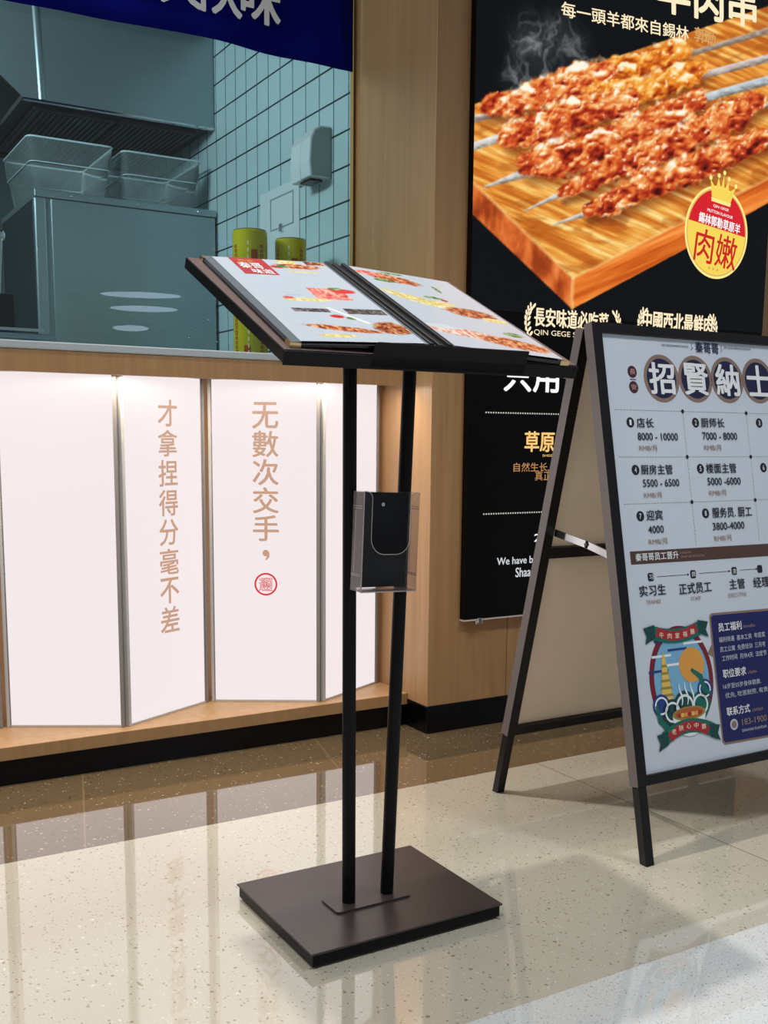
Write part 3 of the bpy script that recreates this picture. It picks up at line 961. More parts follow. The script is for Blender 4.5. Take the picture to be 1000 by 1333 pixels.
for s_ in (-1, 1):
    for b_ in (0, BH):
        sb = 1 if b_ == 0 else -1
        a_ = s_ * HWB
        z = lift(a_)
        MB().prism(BOOK, [(a_ + s_ * 0.0008, b_ - sb * 0.0008), (a_ - s_ * 0.018, b_ - sb * 0.0008), (a_ + s_ * 0.0008, b_ + sb * 0.018)], z - 0.0045, z + 0.0032, M['gold']).build('corner_cap', COVER[s_], label='brass corner cap')

def paint_page(kind):
    nx, ny = 110, 190
    xs_ = np.linspace(0, 1, nx); ys_ = np.linspace(0, 1, ny)
    U, V = np.meshgrid(xs_, ys_)
    P_ = np.zeros(U.shape + (3,)) + np.array((192, 201, 212))
    x, y = U * 216.0, V * 420.0                    # millimetres on the page
    def ell(cx, cy, rx, ry, col, soft_=0.25, seed=1, wob=0.3, rot=0.0, tex=None):
        nonlocal P_
        dx, dy = x - cx, y - cy
        xr_ = dx * math.cos(rot) + dy * math.sin(rot); yr_ = -dx * math.sin(rot) + dy * math.cos(rot)
        dd = np.hypot(xr_ / rx, yr_ / ry) + (vnoise(x / 9, y / 9, seed, 3) - .5) * wob
        mk = np.clip((1 - dd) / soft_, 0, 1)
        c_ = ramp_np((vnoise(x / 5, y / 7, seed + 2, 3) - 0.2) * 1.7, tex) if tex else np.asarray(col, float)
        P_ = P_ * (1 - mk[..., None]) + c_ * mk[..., None]
    def rect(x0, y0, x1, y1, col, tex=None, seed=3):
        nonlocal P_
        mk = ((x > x0) & (x < x1) & (y > y0) & (y < y1))[..., None]
        c_ = ramp_np((vnoise(x / 5, y / 7, seed, 3) - 0.2) * 1.7, tex) if tex else np.asarray(col, float)
        P_ = np.where(mk, c_, P_)
    brown = [(0, (84, 34, 20)), (.5, (168, 86, 52)), (1, (226, 170, 120))]
    grill = [(0, (110, 38, 22)), (.5, (196, 104, 62)), (1, (240, 196, 150))]
    pink = [(0, (204, 70, 74)), (.5, (232, 128, 118)), (1, (250, 200, 180))]
    yel = [(0, (200, 176, 90)), (.5, (226, 210, 140)), (1, (240, 236, 200))]
    dark = [(0, (50, 46, 46)), (.5, (92, 86, 86)), (1, (150, 146, 144))]
    green = [(0, (40, 86, 40)), (.5, (90, 140, 80)), (1, (170, 190, 140))]
    if kind == 0:
        ell(150, 384, 52, 16, None, tex=grill, seed=11); ell(108, 376, 14, 9, (196, 70, 62), seed=14); ell(120, 380, 14, 7, None, tex=green, seed=15)
        ell(150, 352, 40, 5, None, tex=yel, seed=16)
        rect(120, 398, 160, 420, (188, 170, 140), tex=yel); rect(176, 398, 214, 420, None, tex=brown)
        rect(116, 200, 182, 262, None, tex=pink, seed=20); ell(182, 250, 26, 14, (214, 66, 70), seed=22); ell(172, 262, 14, 8, None, tex=green, seed=23)
        ell(92, 196, 50, 10, None, tex=yel, seed=25); ell(62, 205, 12, 8, (210, 96, 96), seed=26)
        rect(44, 134, 110, 152, None, tex=dark, seed=30); rect(140, 130, 214, 156, None, tex=dark, seed=31)
        ell(98, 58, 70, 13, None, tex=grill, rot=-0.22, seed=35); ell(74, 26, 40, 9, None, tex=yel, seed=36)
        ell(112, 116, 13, 9, (200, 44, 52), seed=38); ell(136, 108, 12, 8, None, tex=green, seed=39)
        ell(188, 66, 36, 34, None, tex=brown, seed=42)
        P_ = np.where(((np.abs((x - 118) - (150 - y) * 0.6) < 4) & (y < 160) & (y > 86))[..., None], np.array((236, 238, 236)), P_)
        rect(60, 216, 92, 222, (176, 186, 196)); rect(60, 228, 84, 232, (186, 194, 202)); rect(124, 334, 170, 339, (186, 196, 202))
    else:
        ell(70, 372, 64, 28, None, tex=grill, rot=-0.25, seed=51); ell(84, 408, 30, 7, None, tex=green, seed=53); ell(24, 388, 30, 16, None, tex=pink, seed=52)
        ell(44, 350, 24, 10, None, tex=green, seed=54); ell(150, 340, 6, 22, None, tex=green, seed=55)
        ell(60, 250, 74, 24, None, tex=yel, rot=-0.5, seed=57); ell(110, 278, 24, 9, None, tex=green, seed=58); ell(128, 268, 8, 7, (190, 40, 40), seed=59)
        ell(150, 206, 60, 30, None, tex=brown, seed=61); ell(186, 180, 30, 14, None, tex=yel, seed=62); ell(110, 246, 34, 12, None, tex=yel, seed=63)
        ell(80, 74, 120, 26, None, tex=[(0, (190, 110, 90)), (.5, (232, 190, 168)), (1, (246, 236, 228))], rot=-0.2, seed=65)
        ell(150, 52, 76, 30, None, tex=grill, rot=-0.2, seed=66); ell(180, 104, 24, 13, None, tex=green, seed=67); ell(30, 100, 40, 14, (206, 214, 220), seed=68)
    return xs_, ys_, P_
for side, kind in ((-1, 0), (1, 1)):
    xs_, ys_, P_ = paint_page(kind)
    a0_, a1_ = (-HWB + 0.019, -0.028) if side < 0 else (0.028, HWB - 0.010)
    pg = canvas_mesh('menu_page', BOOK, list(a0_ + (a1_ - a0_) * xs_), list(0.006 + (BH - 0.012) * ys_), P_, M['page_ink'], lambda a, b: lift(a) + 0.0034, bk)
    if side < 0:
        ph = Frame(BOOK(a0_, 0, lift(a0_) + 0.0037), BOOK.ex + BOOK.n * 0.042, BOOK.ey)
        m_ = MB()
        red_m = mat('menu_red', (176, 52, 56), 0.4)
        m_.flat(ph, [(0.030, 0.335), (0.096, 0.335), (0.096, BH - 0.006), (0.030, BH - 0.006)], 0.0004, red_m)
        wm = mat('menu_white_ink', (236, 226, 224), 0.4)
        m_.text(ph, '西安', 0.058, 0.412, 0.030, 0.014, 0.0008, ink('orange'), 0.01)
        m_.text(ph, '秦哥', 0.058, 0.385, 0.044, 0.034, 0.0008, wm, 0.02).text(ph, '味道', 0.070, 0.352, 0.040, 0.026, 0.0008, wm, 0.02)
        m_.build('menu_heading', pg, label='red heading block with white characters')

# ================================================================== A-FRAME SIGN
FL_ = math.hypot(0.24, 1.178)
SIGN = Frame((1.598, 1.57, 0), (1, 0, 0), (0, 0.24, 1.178))          # normal faces the viewer
BACK = Frame((1.602, 2.144, 0), (1, 0, 0), (0, -0.278, 1.172))
SW = 0.735
af = thing('a_frame_sign', (1.96, 1.85, 0), 'black framed folding pavement sign with a white printed recruitment sheet', 'sign')
T0, T1, FW, TH = 0.174, 1.202, 0.0275, 0.026
def frame_part(fr, name, mside, sgn):
    h0, h1 = (-TH, 0.0) if sgn > 0 else (0.0, TH)
    f = MB()
    for a_, oa in ((0.0, 0.0), (SW - FW, SW)):
        f.prism(fr, [(a_, T0), (a_ + FW, T0), (a_ + FW, T1), (a_, T1)], h0, h1, M['frame_black'])
    f.fbox(fr, FW, T0, SW - FW, T0 + 0.022, h0, h1, M['frame_black'])
    f.fbox(fr, FW, T1 - 0.022, SW - FW, T1, h0, h1, M['frame_black'])
    f.fbox(fr, -0.0008, T0, -0.0001, T1, h0, h1, mside).fbox(fr, SW + 0.0001, T0, SW + 0.0008, T1, h0, h1, mside)
    if sgn < 0:
        f.fbox(fr, FW, 0.655, SW - FW, 0.682, h0, h1 - 0.004, M['frame_black'])
    return f.build(name, af, 0.0012)
frame_part(SIGN, 'front_frame', M['frame_side'], 1)
frame_part(BACK, 'back_frame', M['frame_side'], -1)
for fr, s_ in ((SIGN, 1), (BACK, -1)):
    for a_ in (0.0025, SW - FW + 0.0015):
        h0, h1 = (-TH + 0.003, -0.002) if s_ > 0 else (0.003, TH - 0.002)
        vs = []
        bz = fr.ey.z
        lo = [(a_, h0), (a_ + FW - 0.004, h0), (a_ + FW - 0.004, h1), (a_, h1)]
        for aa, hh in lo:                              # feet cut level with the floor
            p_ = fr(aa, 0, hh); p_ = p_ - fr.ey * (p_.z / bz)
            vs.append(p_)
        for aa, hh in lo:
            vs.append(fr(aa, T0 - 0.0005, hh))
        fs = [(0, 1, 2, 3), (7, 6, 5, 4)] + [(i_, (i_ + 1) % 4 + 4 if False else i_ + 4, ((i_ + 1) % 4) + 4, (i_ + 1) % 4) for i_ in range(4)]
        lg = MB().add(vs, fs, M['frame_black']).build('leg', af, 0.001)
MB().fbox(BACK, FW + 0.0002, T0 + 0.0225, SW - FW - 0.0002, 0.6545, 0.006, 0.010, M['beige_board']).fbox(BACK, FW + 0.0002, 0.6825, SW - FW - 0.0002, T1 - 0.0225, 0.006, 0.010, M['beige_board']).build('back_board', af, label='beige inside face of the rear board')
MB().fbox(SIGN, FW + 0.0002, T0 + 0.0225, SW - FW - 0.0002, T1 - 0.0225, -0.018, -0.0085, M['beige_board']).build('front_board', af)
for x_ in (1.600 + 0.036, 1.600 + SW - 0.048):
    pa = SIGN(0, 0.672, -TH - 0.001); pb = BACK(0, 0.722, TH + 0.001)
    pm = (pa + pb) / 2 + Vector((0, 0, 0.004))
    hs = MB()
    for p_, q_ in ((pa, pm), (pm, pb)):
        dy = (q_ - p_)
        lf = Frame((x_, p_.y, p_.z), (0, dy.y, dy.z), (0, -dy.z, dy.y))
        hs.fbox(lf, -0.006, -0.009, dy.length + 0.006, 0.009, -0.0018, 0.0018, M['chrome'])
    hs.tube((x_ - 0.006, pm.y, pm.z), (x_ + 0.006, pm.y, pm.z), 0.0045, M['alu_dark'], n=14)
    hs.build('folding_stay', af, 0.0008, label='bright metal folding stay')
for x_ in (1.600 + 0.05, 1.600 + SW - 0.11):
    MB().fbox(WORLD, x_, 1.826, x_ + 0.06, 1.856, 1.1785, 1.1815, M['frame_black']).build('hinge', af)

SIGN_TEXT = [
    ('秦哥哥', 0.3621, 1.1633, 0.0779, 0.0259, 'navy'), ('長', 0.1133, 1.096, 0.017, 0.0126, 'rose'), ('安', 0.1132, 1.0609, 0.017, 0.0126, 'rose'),
    ('招', 0.2037, 1.084, 0.078, 0.0715, 'white'), ('賢', 0.3144, 1.0861, 0.0780, 0.0732, 'white'), ('納', 0.4209, 1.0878, 0.0780, 0.0748, 'white'), ('士', 0.5306, 1.0898, 0.078, 0.0745, 'white'),
    ('QIN GEGE SHAANXI FLAVOUR', 0.2565, 1.1624, 0.0871, 0.0054, 'navy'), ('QIN GEGE SHAANXI FLAVOUR', 0.4674, 1.1669, 0.0948, 0.0057, 'navy'),
    ('店长', 0.1366, 0.9796, 0.0522, 0.0221, 'ink'), ('8000 - 10000', 0.1724, 0.9483, 0.1253, 0.0168, 'ink'), ('RMB/月', 0.1379, 0.9218, 0.0546, 0.0132, 'tan'),
    ('厨师长', 0.3553, 0.9829, 0.0779, 0.0221, 'ink'), ('7000 - 8000', 0.3754, 0.9511, 0.1179, 0.0175, 'ink'), ('RMB/月', 0.3466, 0.9233, 0.057, 0.0138, 'tan'),
    ('厨房主管', 0.1583, 0.8725, 0.0983, 0.022, 'ink'), ('5500 - 6500', 0.1677, 0.8416, 0.1132, 0.0168, 'ink'), ('RMB/月', 0.1376, 0.814, 0.0547, 0.0131, 'tan'),
    ('楼面主管', 0.3685, 0.8741, 0.102, 0.023, 'ink'), ('5000 -6000', 0.3738, 0.8427, 0.1128, 0.0175, 'ink'), ('RMB/月', 0.3476, 0.8153, 0.0571, 0.0137, 'tan'),
    ('迎宾', 0.1363, 0.7685, 0.05, 0.0227, 'ink'), ('4000', 0.1368, 0.736, 0.0476, 0.0166, 'ink'), ('RMB/月', 0.1391, 0.7083, 0.0573, 0.014, 'tan'),
    ('服务员. 厨工', 0.3904, 0.7683, 0.1349, 0.024, 'ink'), ('3800-4000', 0.3732, 0.7358, 0.1077, 0.0174, 'ink'), ('RMB/月', 0.3494, 0.7077, 0.0573, 0.0137, 'tan'),
    ('秦哥哥员工晋升', 0.1319, 0.6753, 0.1332, 0.0174, 'white'), ('SHAANXI', 0.2212, 0.6791, 0.0371, 0.0053, 'tan'), ('STAFF PROMOTION', 0.2425, 0.6698, 0.0748, 0.0054, 'tan'),
    ('实习生', 0.1075, 0.5994, 0.0802, 0.0242, 'ink'), ('TRAINEE', 0.107, 0.5735, 0.0448, 0.0086, 'tan'), ('正式员工', 0.2419, 0.5961, 0.1048, 0.0249, 'ink'), ('STAFF', 0.2402, 0.572, 0.0324, 0.0089, 'tan'),
    ('主管', 0.3814, 0.5967, 0.0529, 0.0238, 'ink'), ('EXECUTIVE', 0.3791, 0.5707, 0.0608, 0.0092, 'tan'), ('经理', 0.4666, 0.5962, 0.0574, 0.0242, 'ink'),
    ('习', 0.1066, 0.6292, 0.0118, 0.0104, 'white'), ('员', 0.2402, 0.628, 0.0125, 0.0107, 'white'), ('主', 0.3774, 0.6277, 0.0132, 0.011, 'white'),
    ('员工福利', 0.3424, 0.4986, 0.0782, 0.0199, 'white'), ('benefits', 0.4079, 0.495, 0.0402, 0.0074, 'tan'),
    ('福利待遇  基本工资  年底奖', 0.3801, 0.4699, 0.1589, 0.0128, 'paper'), ('员工公寓  免费培训  三月考', 0.3794, 0.4471, 0.1562, 0.0128, 'paper'), ('工作时间  月休4天  法定节', 0.3815, 0.4259, 0.1538, 0.0128, 'paper'),
    ('职位要求', 0.3419, 0.39, 0.0783, 0.0199, 'white'), ('claim', 0.402, 0.3855, 0.0294, 0.0073, 'tan'),
    ('16岁至55岁身体健康,', 0.3637, 0.3605, 0.1291, 0.0127, 'paper'), ('优先, 吃苦耐劳, 有责', 0.3763, 0.339, 0.1458, 0.0127, 'paper'),
    ('联系方式', 0.3417, 0.3015, 0.0784, 0.0198, 'white'), ('contact', 0.407, 0.2953, 0.0376, 0.0073, 'tan'),
    ('183-1900', 0.3926, 0.2715, 0.0855, 0.0146, 'tan'), ('SHAANXI FLAVOUR', 0.3897, 0.2519, 0.0854, 0.0064, 'paper')]
HS = -0.0078                                           # the sheet lies just behind the frame's face
sh = MB().flat(SIGN, [(FW + 0.0003, T0 + 0.0223), (SW - FW - 0.0003, T0 + 0.0223), (SW - FW - 0.0003, T1 - 0.0223), (FW + 0.0003, T1 - 0.0223)], HS, M['sign_white'])
L1, L2, L3, L4 = HS + 0.0004, HS + 0.0008, HS + 0.0012, HS + 0.0016
# ruled table
for y_ in (1.0085, 0.9015, 0.7955):
    for j in range(70):
        x_ = 0.048 + j * 0.0091
        if x_ < 0.68:
            sh.flat(SIGN, [(x_, y_ - 0.0007), (x_ + 0.0062, y_ - 0.0007), (x_ + 0.0062, y_ + 0.0007), (x_, y_ + 0.0007)], L1, ink('line'))
for x_ in (0.260, 0.476):
    for j in range(40):
        y_ = 0.694 + j * 0.0080
        if y_ < 1.008:
            sh.flat(SIGN, [(x_ - 0.0007, y_), (x_ + 0.0007, y_), (x_ + 0.0007, y_ + 0.0054), (x_ - 0.0007, y_ + 0.0054)], L1, ink('line'))
    for y_ in (1.0085, 0.9015, 0.7955):
        sh.disc(SIGN, (x_, y_), 0.0048, L2, ink('ink'), 16)
for j, (x_, y_) in enumerate(((0.0922, 0.98), (0.299, 0.9825), (0.5191, 0.9851), (0.0932, 0.8721), (0.2995, 0.8733), (0.5176, 0.8746), (0.0937, 0.7673), (0.3013, 0.7679))):
    sh.disc(SIGN, (x_, y_), 0.0118, L1, ink('ink'), 24)
    sh.text(SIGN, str(j + 1), x_, y_, 0.0060, 0.0120, L2, ink('white'), 0.01)
# heading discs
for x_, y_ in ((0.2037, 1.084), (0.3135, 1.0865), (0.4215, 1.0880), (0.5306, 1.0898)):
    sh.ring(SIGN, (x_, y_), 0.0465, 0.0560, L1, ink('bronze_rim'))
    sh.disc(SIGN, (x_, y_), 0.0466, L1, ink('navy'))
for y_ in (1.096, 1.0609):
    sh.disc(SIGN, (0.1133, y_), 0.0140, L1, ink('wine'), 24)
sh.flat(SIGN, [(0.104, 1.0775), (0.123, 1.0775), (0.123, 1.0795), (0.104, 1.0795)], L1, ink('ink'))
for x_ in (0.3115, 0.4115):
    sh.stroke(SIGN, [(x_ - 0.003, 1.155), (x_ + 0.003, 1.161), (x_ - 0.001, 1.166), (x_ + 0.003, 1.172)], 0.0018, L1, ink('navy'))
# staff promotion strip
sh.flat(SIGN, [(0.0512, 0.6600), (0.690, 0.6560), (0.690, 0.6865), (0.0512, 0.6895)], L1, ink('bar'))
for x_, y_ in ((0.1066, 0.6292), (0.2402, 0.628), (0.3774, 0.6277), (0.4666, 0.6275)):
    sh.prism(SIGN, [(x_ - 0.009, y_ - 0.006), (x_ - 0.006, y_ - 0.0095), (x_ + 0.006, y_ - 0.0095), (x_ + 0.009, y_ - 0.006), (x_ + 0.009, y_ + 0.006), (x_ + 0.006, y_ + 0.0095), (x_ - 0.006, y_ + 0.0095), (x_ - 0.009, y_ + 0.006)], HS + 0.0001, L1, ink('ink'))
for xa, xb in ((0.126, 0.222), (0.260, 0.358), (0.397, 0.452)):
    sh.stroke(SIGN, [(xa, 0.6285), (xb, 0.6280)], 0.0012, L1, ink('ink'))
    sh.flat(SIGN, [(xb, 0.6245), (xb + 0.006, 0.628), (xb, 0.6315)], L1, ink('ink'))
# dark blue notice box with a notch toward the emblem
bx = [(0.2860, 0.2265), (0.690, 0.2205), (0.690, 0.527), (0.2860, 0.534), (0.2780, 0.528), (0.2765, 0.462), (0.2600, 0.4414), (0.2770, 0.432), (0.2790, 0.233)]
bi = [(0.2890, 0.2320), (0.686, 0.2260), (0.686, 0.5215), (0.2890, 0.5285), (0.2830, 0.523), (0.2825, 0.430), (0.2835, 0.238)]
sh.flat(SIGN, bx, L1, ink('bronze_rim')).flat(SIGN, bi, L2, ink('box'))
sh.disc(SIGN, (0.3228, 0.2697), 0.0130, L3, ink('paper'), 24, 1.0).disc(SIGN, (0.3228, 0.2697), 0.0085, L4, ink('bronze_rim'), 20)
for it in SIGN_TEXT:
    sm = it[4] < 0.016
    sh.text(SIGN, it[0], it[1], it[2], it[3], it[4], L4, ink(it[5]), (0.008 if sm else 0.018) if it[4] < 0.05 else 0.030)
sh.build('printed_sheet', af, label='white recruitment sheet with tables and a blue notice box')
# round scenic emblem: arch, sun, pagoda, waves, bowl of food between two ribbons
em = MB()
EC = (0.171, 0.392)
def E_(x, y):
    return (EC[0] + x, EC[1] + y)
em.disc(SIGN, EC, 0.100, L1, ink('maroon'), 56, 1.22)
em.disc(SIGN, EC, 0.086, L2, ink('sky'), 56, 1.24)
for j in range(7):
    x_ = -0.07 + 0.14 * ((j * 37) % 11) / 11.0
    y_ = 0.025 + 0.011 * j
    em.stroke(SIGN, [E_(x_ - 0.03, y_), E_(x_ + 0.03, y_)], 0.0055, L3, ink('cloud') if j % 2 else ink('skyblue'))
em.disc(SIGN, E_(0.034, 0.030), 0.040, L3 + 0.0001, ink('orange'), 36)
for j in range(6):                                     # stepped pagoda
    w_ = 0.026 - 0.0033 * j
    y_ = -0.050 + 0.0165 * j
    em.flat(SIGN, [E_(-0.052 - w_, y_), E_(-0.052 + w_, y_), E_(-0.052 + w_ * 0.75, y_ + 0.006), E_(-0.052 - w_ * 0.75, y_ + 0.006)], L4, ink('olive'))
    em.flat(SIGN, [E_(-0.052 - w_ * 0.7, y_ + 0.006), E_(-0.052 + w_ * 0.7, y_ + 0.006), E_(-0.052 + w_ * 0.65, y_ + 0.0165), E_(-0.052 - w_ * 0.65, y_ + 0.0165)], L4, ink('yellow'))
em.flat(SIGN, [E_(-0.058, 0.049), E_(-0.046, 0.049), E_(-0.052, 0.068)], L4, ink('yellow'))
for (x_, y_, rr, kk) in ((-0.072, -0.052, 0.026, 'skyblue'), (-0.040, -0.070, 0.030, 'green_dark'), (0.068, -0.030, 0.024, 'skyblue'), (0.050, -0.062, 0.030, 'green'), (0.0, -0.062, 0.036, 'green_dark')):
    em.disc(SIGN, E_(x_, y_), rr, L4 + 0.0001, ink(kk), 28)
    em.ring(SIGN, E_(x_, y_), rr * 0.62, rr * 0.78, L4 + 0.0002, ink('cloud'), 28)
em.stroke(SIGN, [E_(-0.088, -0.05), E_(-0.080, -0.085), E_(-0.055, -0.108), E_(-0.030, -0.118)], 0.016, L4 + 0.0003, ink('green'), True)
em.stroke(SIGN, [E_(0.03, 0.02), E_(0.058, 0.0), E_(0.066, -0.03), E_(0.086, -0.042)], 0.016, L4 + 0.0003, ink('green'), True)
em.disc(SIGN, E_(0.010, -0.078), 0.052, L4 + 0.0004, ink('cloud'), 36, 1.0, math.pi, 2 * math.pi)
em.disc(SIGN, E_(0.010, -0.078), 0.052, L4 + 0.0005, ink('olive'), 36, 0.30)
em.disc(SIGN, E_(0.010, -0.077), 0.045, L4 + 0.0006, ink('food'), 36, 0.26)
for j in range(7):
    em.disc(SIGN, E_(-0.022 + j * 0.011, -0.076 + 0.004 * ((j * 3) % 3 - 1)), 0.007, L4 + 0.0007, ink(('red', 'yellow', 'orange')[j % 3]), 12, 0.7)
for j in range(3):
    em.stroke(SIGN, [E_(-0.010 + 0.018 * j + 0.004 * math.sin(k_ * 1.1), -0.058 + 0.010 * k_) for k_ in range(6)], 0.005, L4 + 0.0006, ink('cloud'), True)
def ribbon(cx_, cy_, bend, chars, w_):
    for (wd, kk, hz) in ((0.032, 'green', 0.0008), (0.021, 'red', 0.0010)):
        ww = w_ if kk == 'green' else w_ * 0.78
        em.stroke(SIGN, [(cx_ + ww * (k_ / 12 - 0.5) * 2, cy_ + bend * (1 - ((k_ / 12 - 0.5) * 2) ** 2)) for k_ in range(13)], wd, L4 + hz, ink(kk))
    for s_ in (-1, 1):
        x_ = cx_ + s_ * w_
        em.flat(SIGN, [(x_ - s_ * 0.012, cy_ - 0.014), (x_ + s_ * 0.020, cy_ - 0.026), (x_ + s_ * 0.013, cy_ - 0.008), (x_ + s_ * 0.022, cy_ + 0.010), (x_ - s_ * 0.012, cy_ + 0.016)], L4 + 0.0009, ink('green_dark'))
    for j, ch in enumerate(chars):
        tt = -0.66 + 1.32 * j / (len(chars) - 1)
        em.text(SIGN, ch, cx_ + w_ * 0.92 * tt, cy_ + bend * (1 - (0.92 * tt) ** 2), 0.0135, 0.0125, L4 + 0.0012, ink('cream'), 0.014)
ribbon(0.1680, 0.506, -0.014, '牛肉家福膳', 0.080)
ribbon(0.1750, 0.266, 0.020, '老陝心中饌', 0.078)
em.build('emblem', af, label='green and maroon emblem with a pagoda and ribbons')

# ================================================================== KITCHEN BEHIND THE GLASS
# ---- navy curtain with pale characters, hung in the opening
cv = thing('door_curtain', (0.5, 3.10, 2.10), 'navy blue hanging curtain with pale characters across the window top', 'curtain')
m_ = MB()
nx_, nz_ = 90, 10
def cur(a, t_):
    x_ = -2.9 + 4.615 * a
    low = 2.072 + 0.004 * math.sin(x_ * 7.0) + 0.012 * (x_ + 2.9) / 4.6 + 0.002 * math.sin(x_ * 17)
    z_ = low + (2.66 - low) * t_
    return (x_, 3.118 + 0.006 * math.sin(x_ * 9) * (1 - t_) + 0.003 * math.sin(x_ * 23) * (1 - t_), z_)
vs = [cur(i / nx_, j / nz_) for j in range(nz_ + 1) for i in range(nx_ + 1)]
fs = [(j * (nx_ + 1) + i, j * (nx_ + 1) + i + 1, (j + 1) * (nx_ + 1) + i + 1, (j + 1) * (nx_ + 1) + i) for j in range(nz_) for i in range(nx_)]
cl = m_.add(vs, fs, M['navy_cloth']).build('cloth', cv, smooth=True)
so = cl.modifiers.new('thickness', 'SOLIDIFY'); so.thickness = 0.0018
CF = Frame((0, 3.1045, 0), (1, 0, 0), (0, 0, 1))
t = MB()
for ch, x_ in (('功', 1.010), ('夫', 1.136), ('陝', 1.262), ('味', 1.388)):
    t.text(CF, ch, x_, 2.232, 0.125, 0.150, 0, M['cloth_letter'], 0.026)
t.build('lettering', cv, label='pale characters on the curtain')
MB().tube((-2.9, 3.118, 2.652), (1.74, 3.118, 2.652), 0.008, M['alu_dark'], n=12).build('hanging_rod', cv)

# ---- steel cabinet against the tiled wall
FX0, FX1, FY0, FY1, FZ0, FZ1 = 0.990, 1.742, 4.385, 5.05, 1.0, 1.872
ca = thing('steel_cabinet', (1.37, 4.7, 0), 'tall stainless steel kitchen cabinet beside the tiled wall, clear tubs on top', 'cabinet')
c = MB()
c.box((FX0, FY0 + 0.004, 0.12), (FX1, FY1, FZ1 - 0.004), M['steel'])
c.build('body', ca, 0.004)
MB().box((FX0 + 0.060, FY0 - 0.004, 0.14), (FX1 - 0.004, FY0 + 0.003, FZ1 - 0.030), M['steel']).build('front_panel', ca, 0.003)
MB().box((FX0 - 0.004, FY0 - 0.010, FZ1 - 0.028), (FX1, FY0 + 0.003, FZ1), M['steel']).build('top_trim', ca, 0.003)
MB().box((FX0 - 0.008, FY0 - 0.012, 0.14), (FX0 + 0.040, FY0 + 0.003, FZ1 - 0.030), M['steel']).build('corner_post', ca, 0.008)
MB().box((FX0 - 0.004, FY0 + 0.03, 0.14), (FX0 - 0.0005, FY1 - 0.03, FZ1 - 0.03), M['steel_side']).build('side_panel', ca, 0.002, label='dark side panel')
for x_, z_ in ((1.13, FZ1 - 0.014), (1.40, FZ1 - 0.014), (1.66, FZ1 - 0.014)):
    MB().sphere((x_, FY0 - 0.010, z_), 0.0055, M['chrome'], 8).build('screw', ca, smooth=True)
for x_, z_ in ((1.732, 1.71), (1.70, 1.415), (1.645, 1.37), (1.61, 1.335), (1.738, 1.325)):
    MB().sphere((x_, FY0 - 0.005, z_), 0.0050, M['chrome'], 8).build('screw', ca, smooth=True)
for x_ in (FX0 + 0.06, FX1 - 0.06):
    for y_ in (FY0 + 0.06, FY1 - 0.06):
        MB().tube((x_, y_, 0), (x_, y_, 0.12), 0.02, M['dark_steel']).build('foot', ca)

# ---- clear food tubs on the cabinet
def tub(name, x0, x1, y0, y1, z0, h, flare, label):
    th = thing(name, ((x0 + x1) / 2, (y0 + y1) / 2, z0), label, 'container', 'clear food tubs on the steel cabinet')
    def rect(i, z):
        rr = 0.025
        pts = []
        for (cx_, cy_, s0) in ((x1 + i - rr, y0 - i + rr, -90), (x1 + i - rr, y1 + i - rr, 0), (x0 - i + rr, y1 + i - rr, 90), (x0 - i + rr, y0 - i + rr, 180)):
            for j in range(5):
                a_ = math.radians(s0 + 90 * j / 4)
                pts.append((cx_ + rr * math.cos(a_), cy_ + rr * math.sin(a_), z))
        return pts
    prof = [(0.0, z0 + 0.001), (flare * 0.55, z0 + h * 0.55), (flare * 0.75, z0 + h * 0.57), (flare, z0 + h)]
    rings = [rect(i, z) for i, z in prof]
    n_ = len(rings[0])
    mb = MB()
    vs = [p for rg in rings for p in rg]
    fs = [(k_ * n_ + j, k_ * n_ + (j + 1) % n_, (k_ + 1) * n_ + (j + 1) % n_, (k_ + 1) * n_ + j) for k_ in range(len(rings) - 1) for j in range(n_)]
    fs.append(tuple(range(n_))[::-1])
    mb.add(vs, fs, M['poly']).build('tub_wall', th, smooth=True)
    rim = MB()
    for (i, z, w_) in ((flare, z0 + h, 0.005), (flare * 0.68, z0 + h * 0.56, 0.003), (0.0, z0 + 0.004, 0.003)):
        rg = rect(i, z)
        for j in range(n_):
            rim.tube(rg[j], rg[(j + 1) % n_], w_ * 0.8, M['poly_edge'], n=6)
    rim.build('rim', th, smooth=True)
    return th
tub('food_tub', 1.005, 1.285, 4.44, 4.86, FZ1, 0.205, 0.030, 'wider flared clear plastic food tub on the steel cabinet, left one')
tub('food_tub', 1.380, 1.665, 4.44, 4.84, FZ1, 0.200, 0.026, 'clear plastic food tub on the steel cabinet, nearer the tiled wall')

# ---- extractor hood
ho = thing('range_hood', (1.2, 4.9, 2.2), 'large stainless steel extractor hood above the cabinet and tubs', 'hood')
HF = Frame((0, 4.398, 0), (1, 0, 0), (0, 0, 1))
h_ = MB()
h_.prism(HF, [(0.962, 2.212), (1.746, 2.212), (1.746, 2.596), (0.500, 2.596)], -0.006, 0.0, M['steel'])
h_.build('front_apron', ho)
MB().tube((1.035, 4.409, 2.2125), (1.020, 4.409, 2.595), 0.018, M['steel'], n=32).build('highlight_bead', ho, smooth=True)  # bead added to the apron to catch a vertical streak of light
MB().prism(HF, [(0.962, 2.205), (1.746, 2.205), (1.746, 2.2115), (0.962, 2.2115)], -0.02, 0.003, M['chrome']).build('bottom_rim', ho)
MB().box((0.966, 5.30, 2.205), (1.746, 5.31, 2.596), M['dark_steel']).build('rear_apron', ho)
MB().box((0.966, 4.42, 2.215), (1.746, 5.295, 2.235), M['dark_steel']).build('underside', ho)
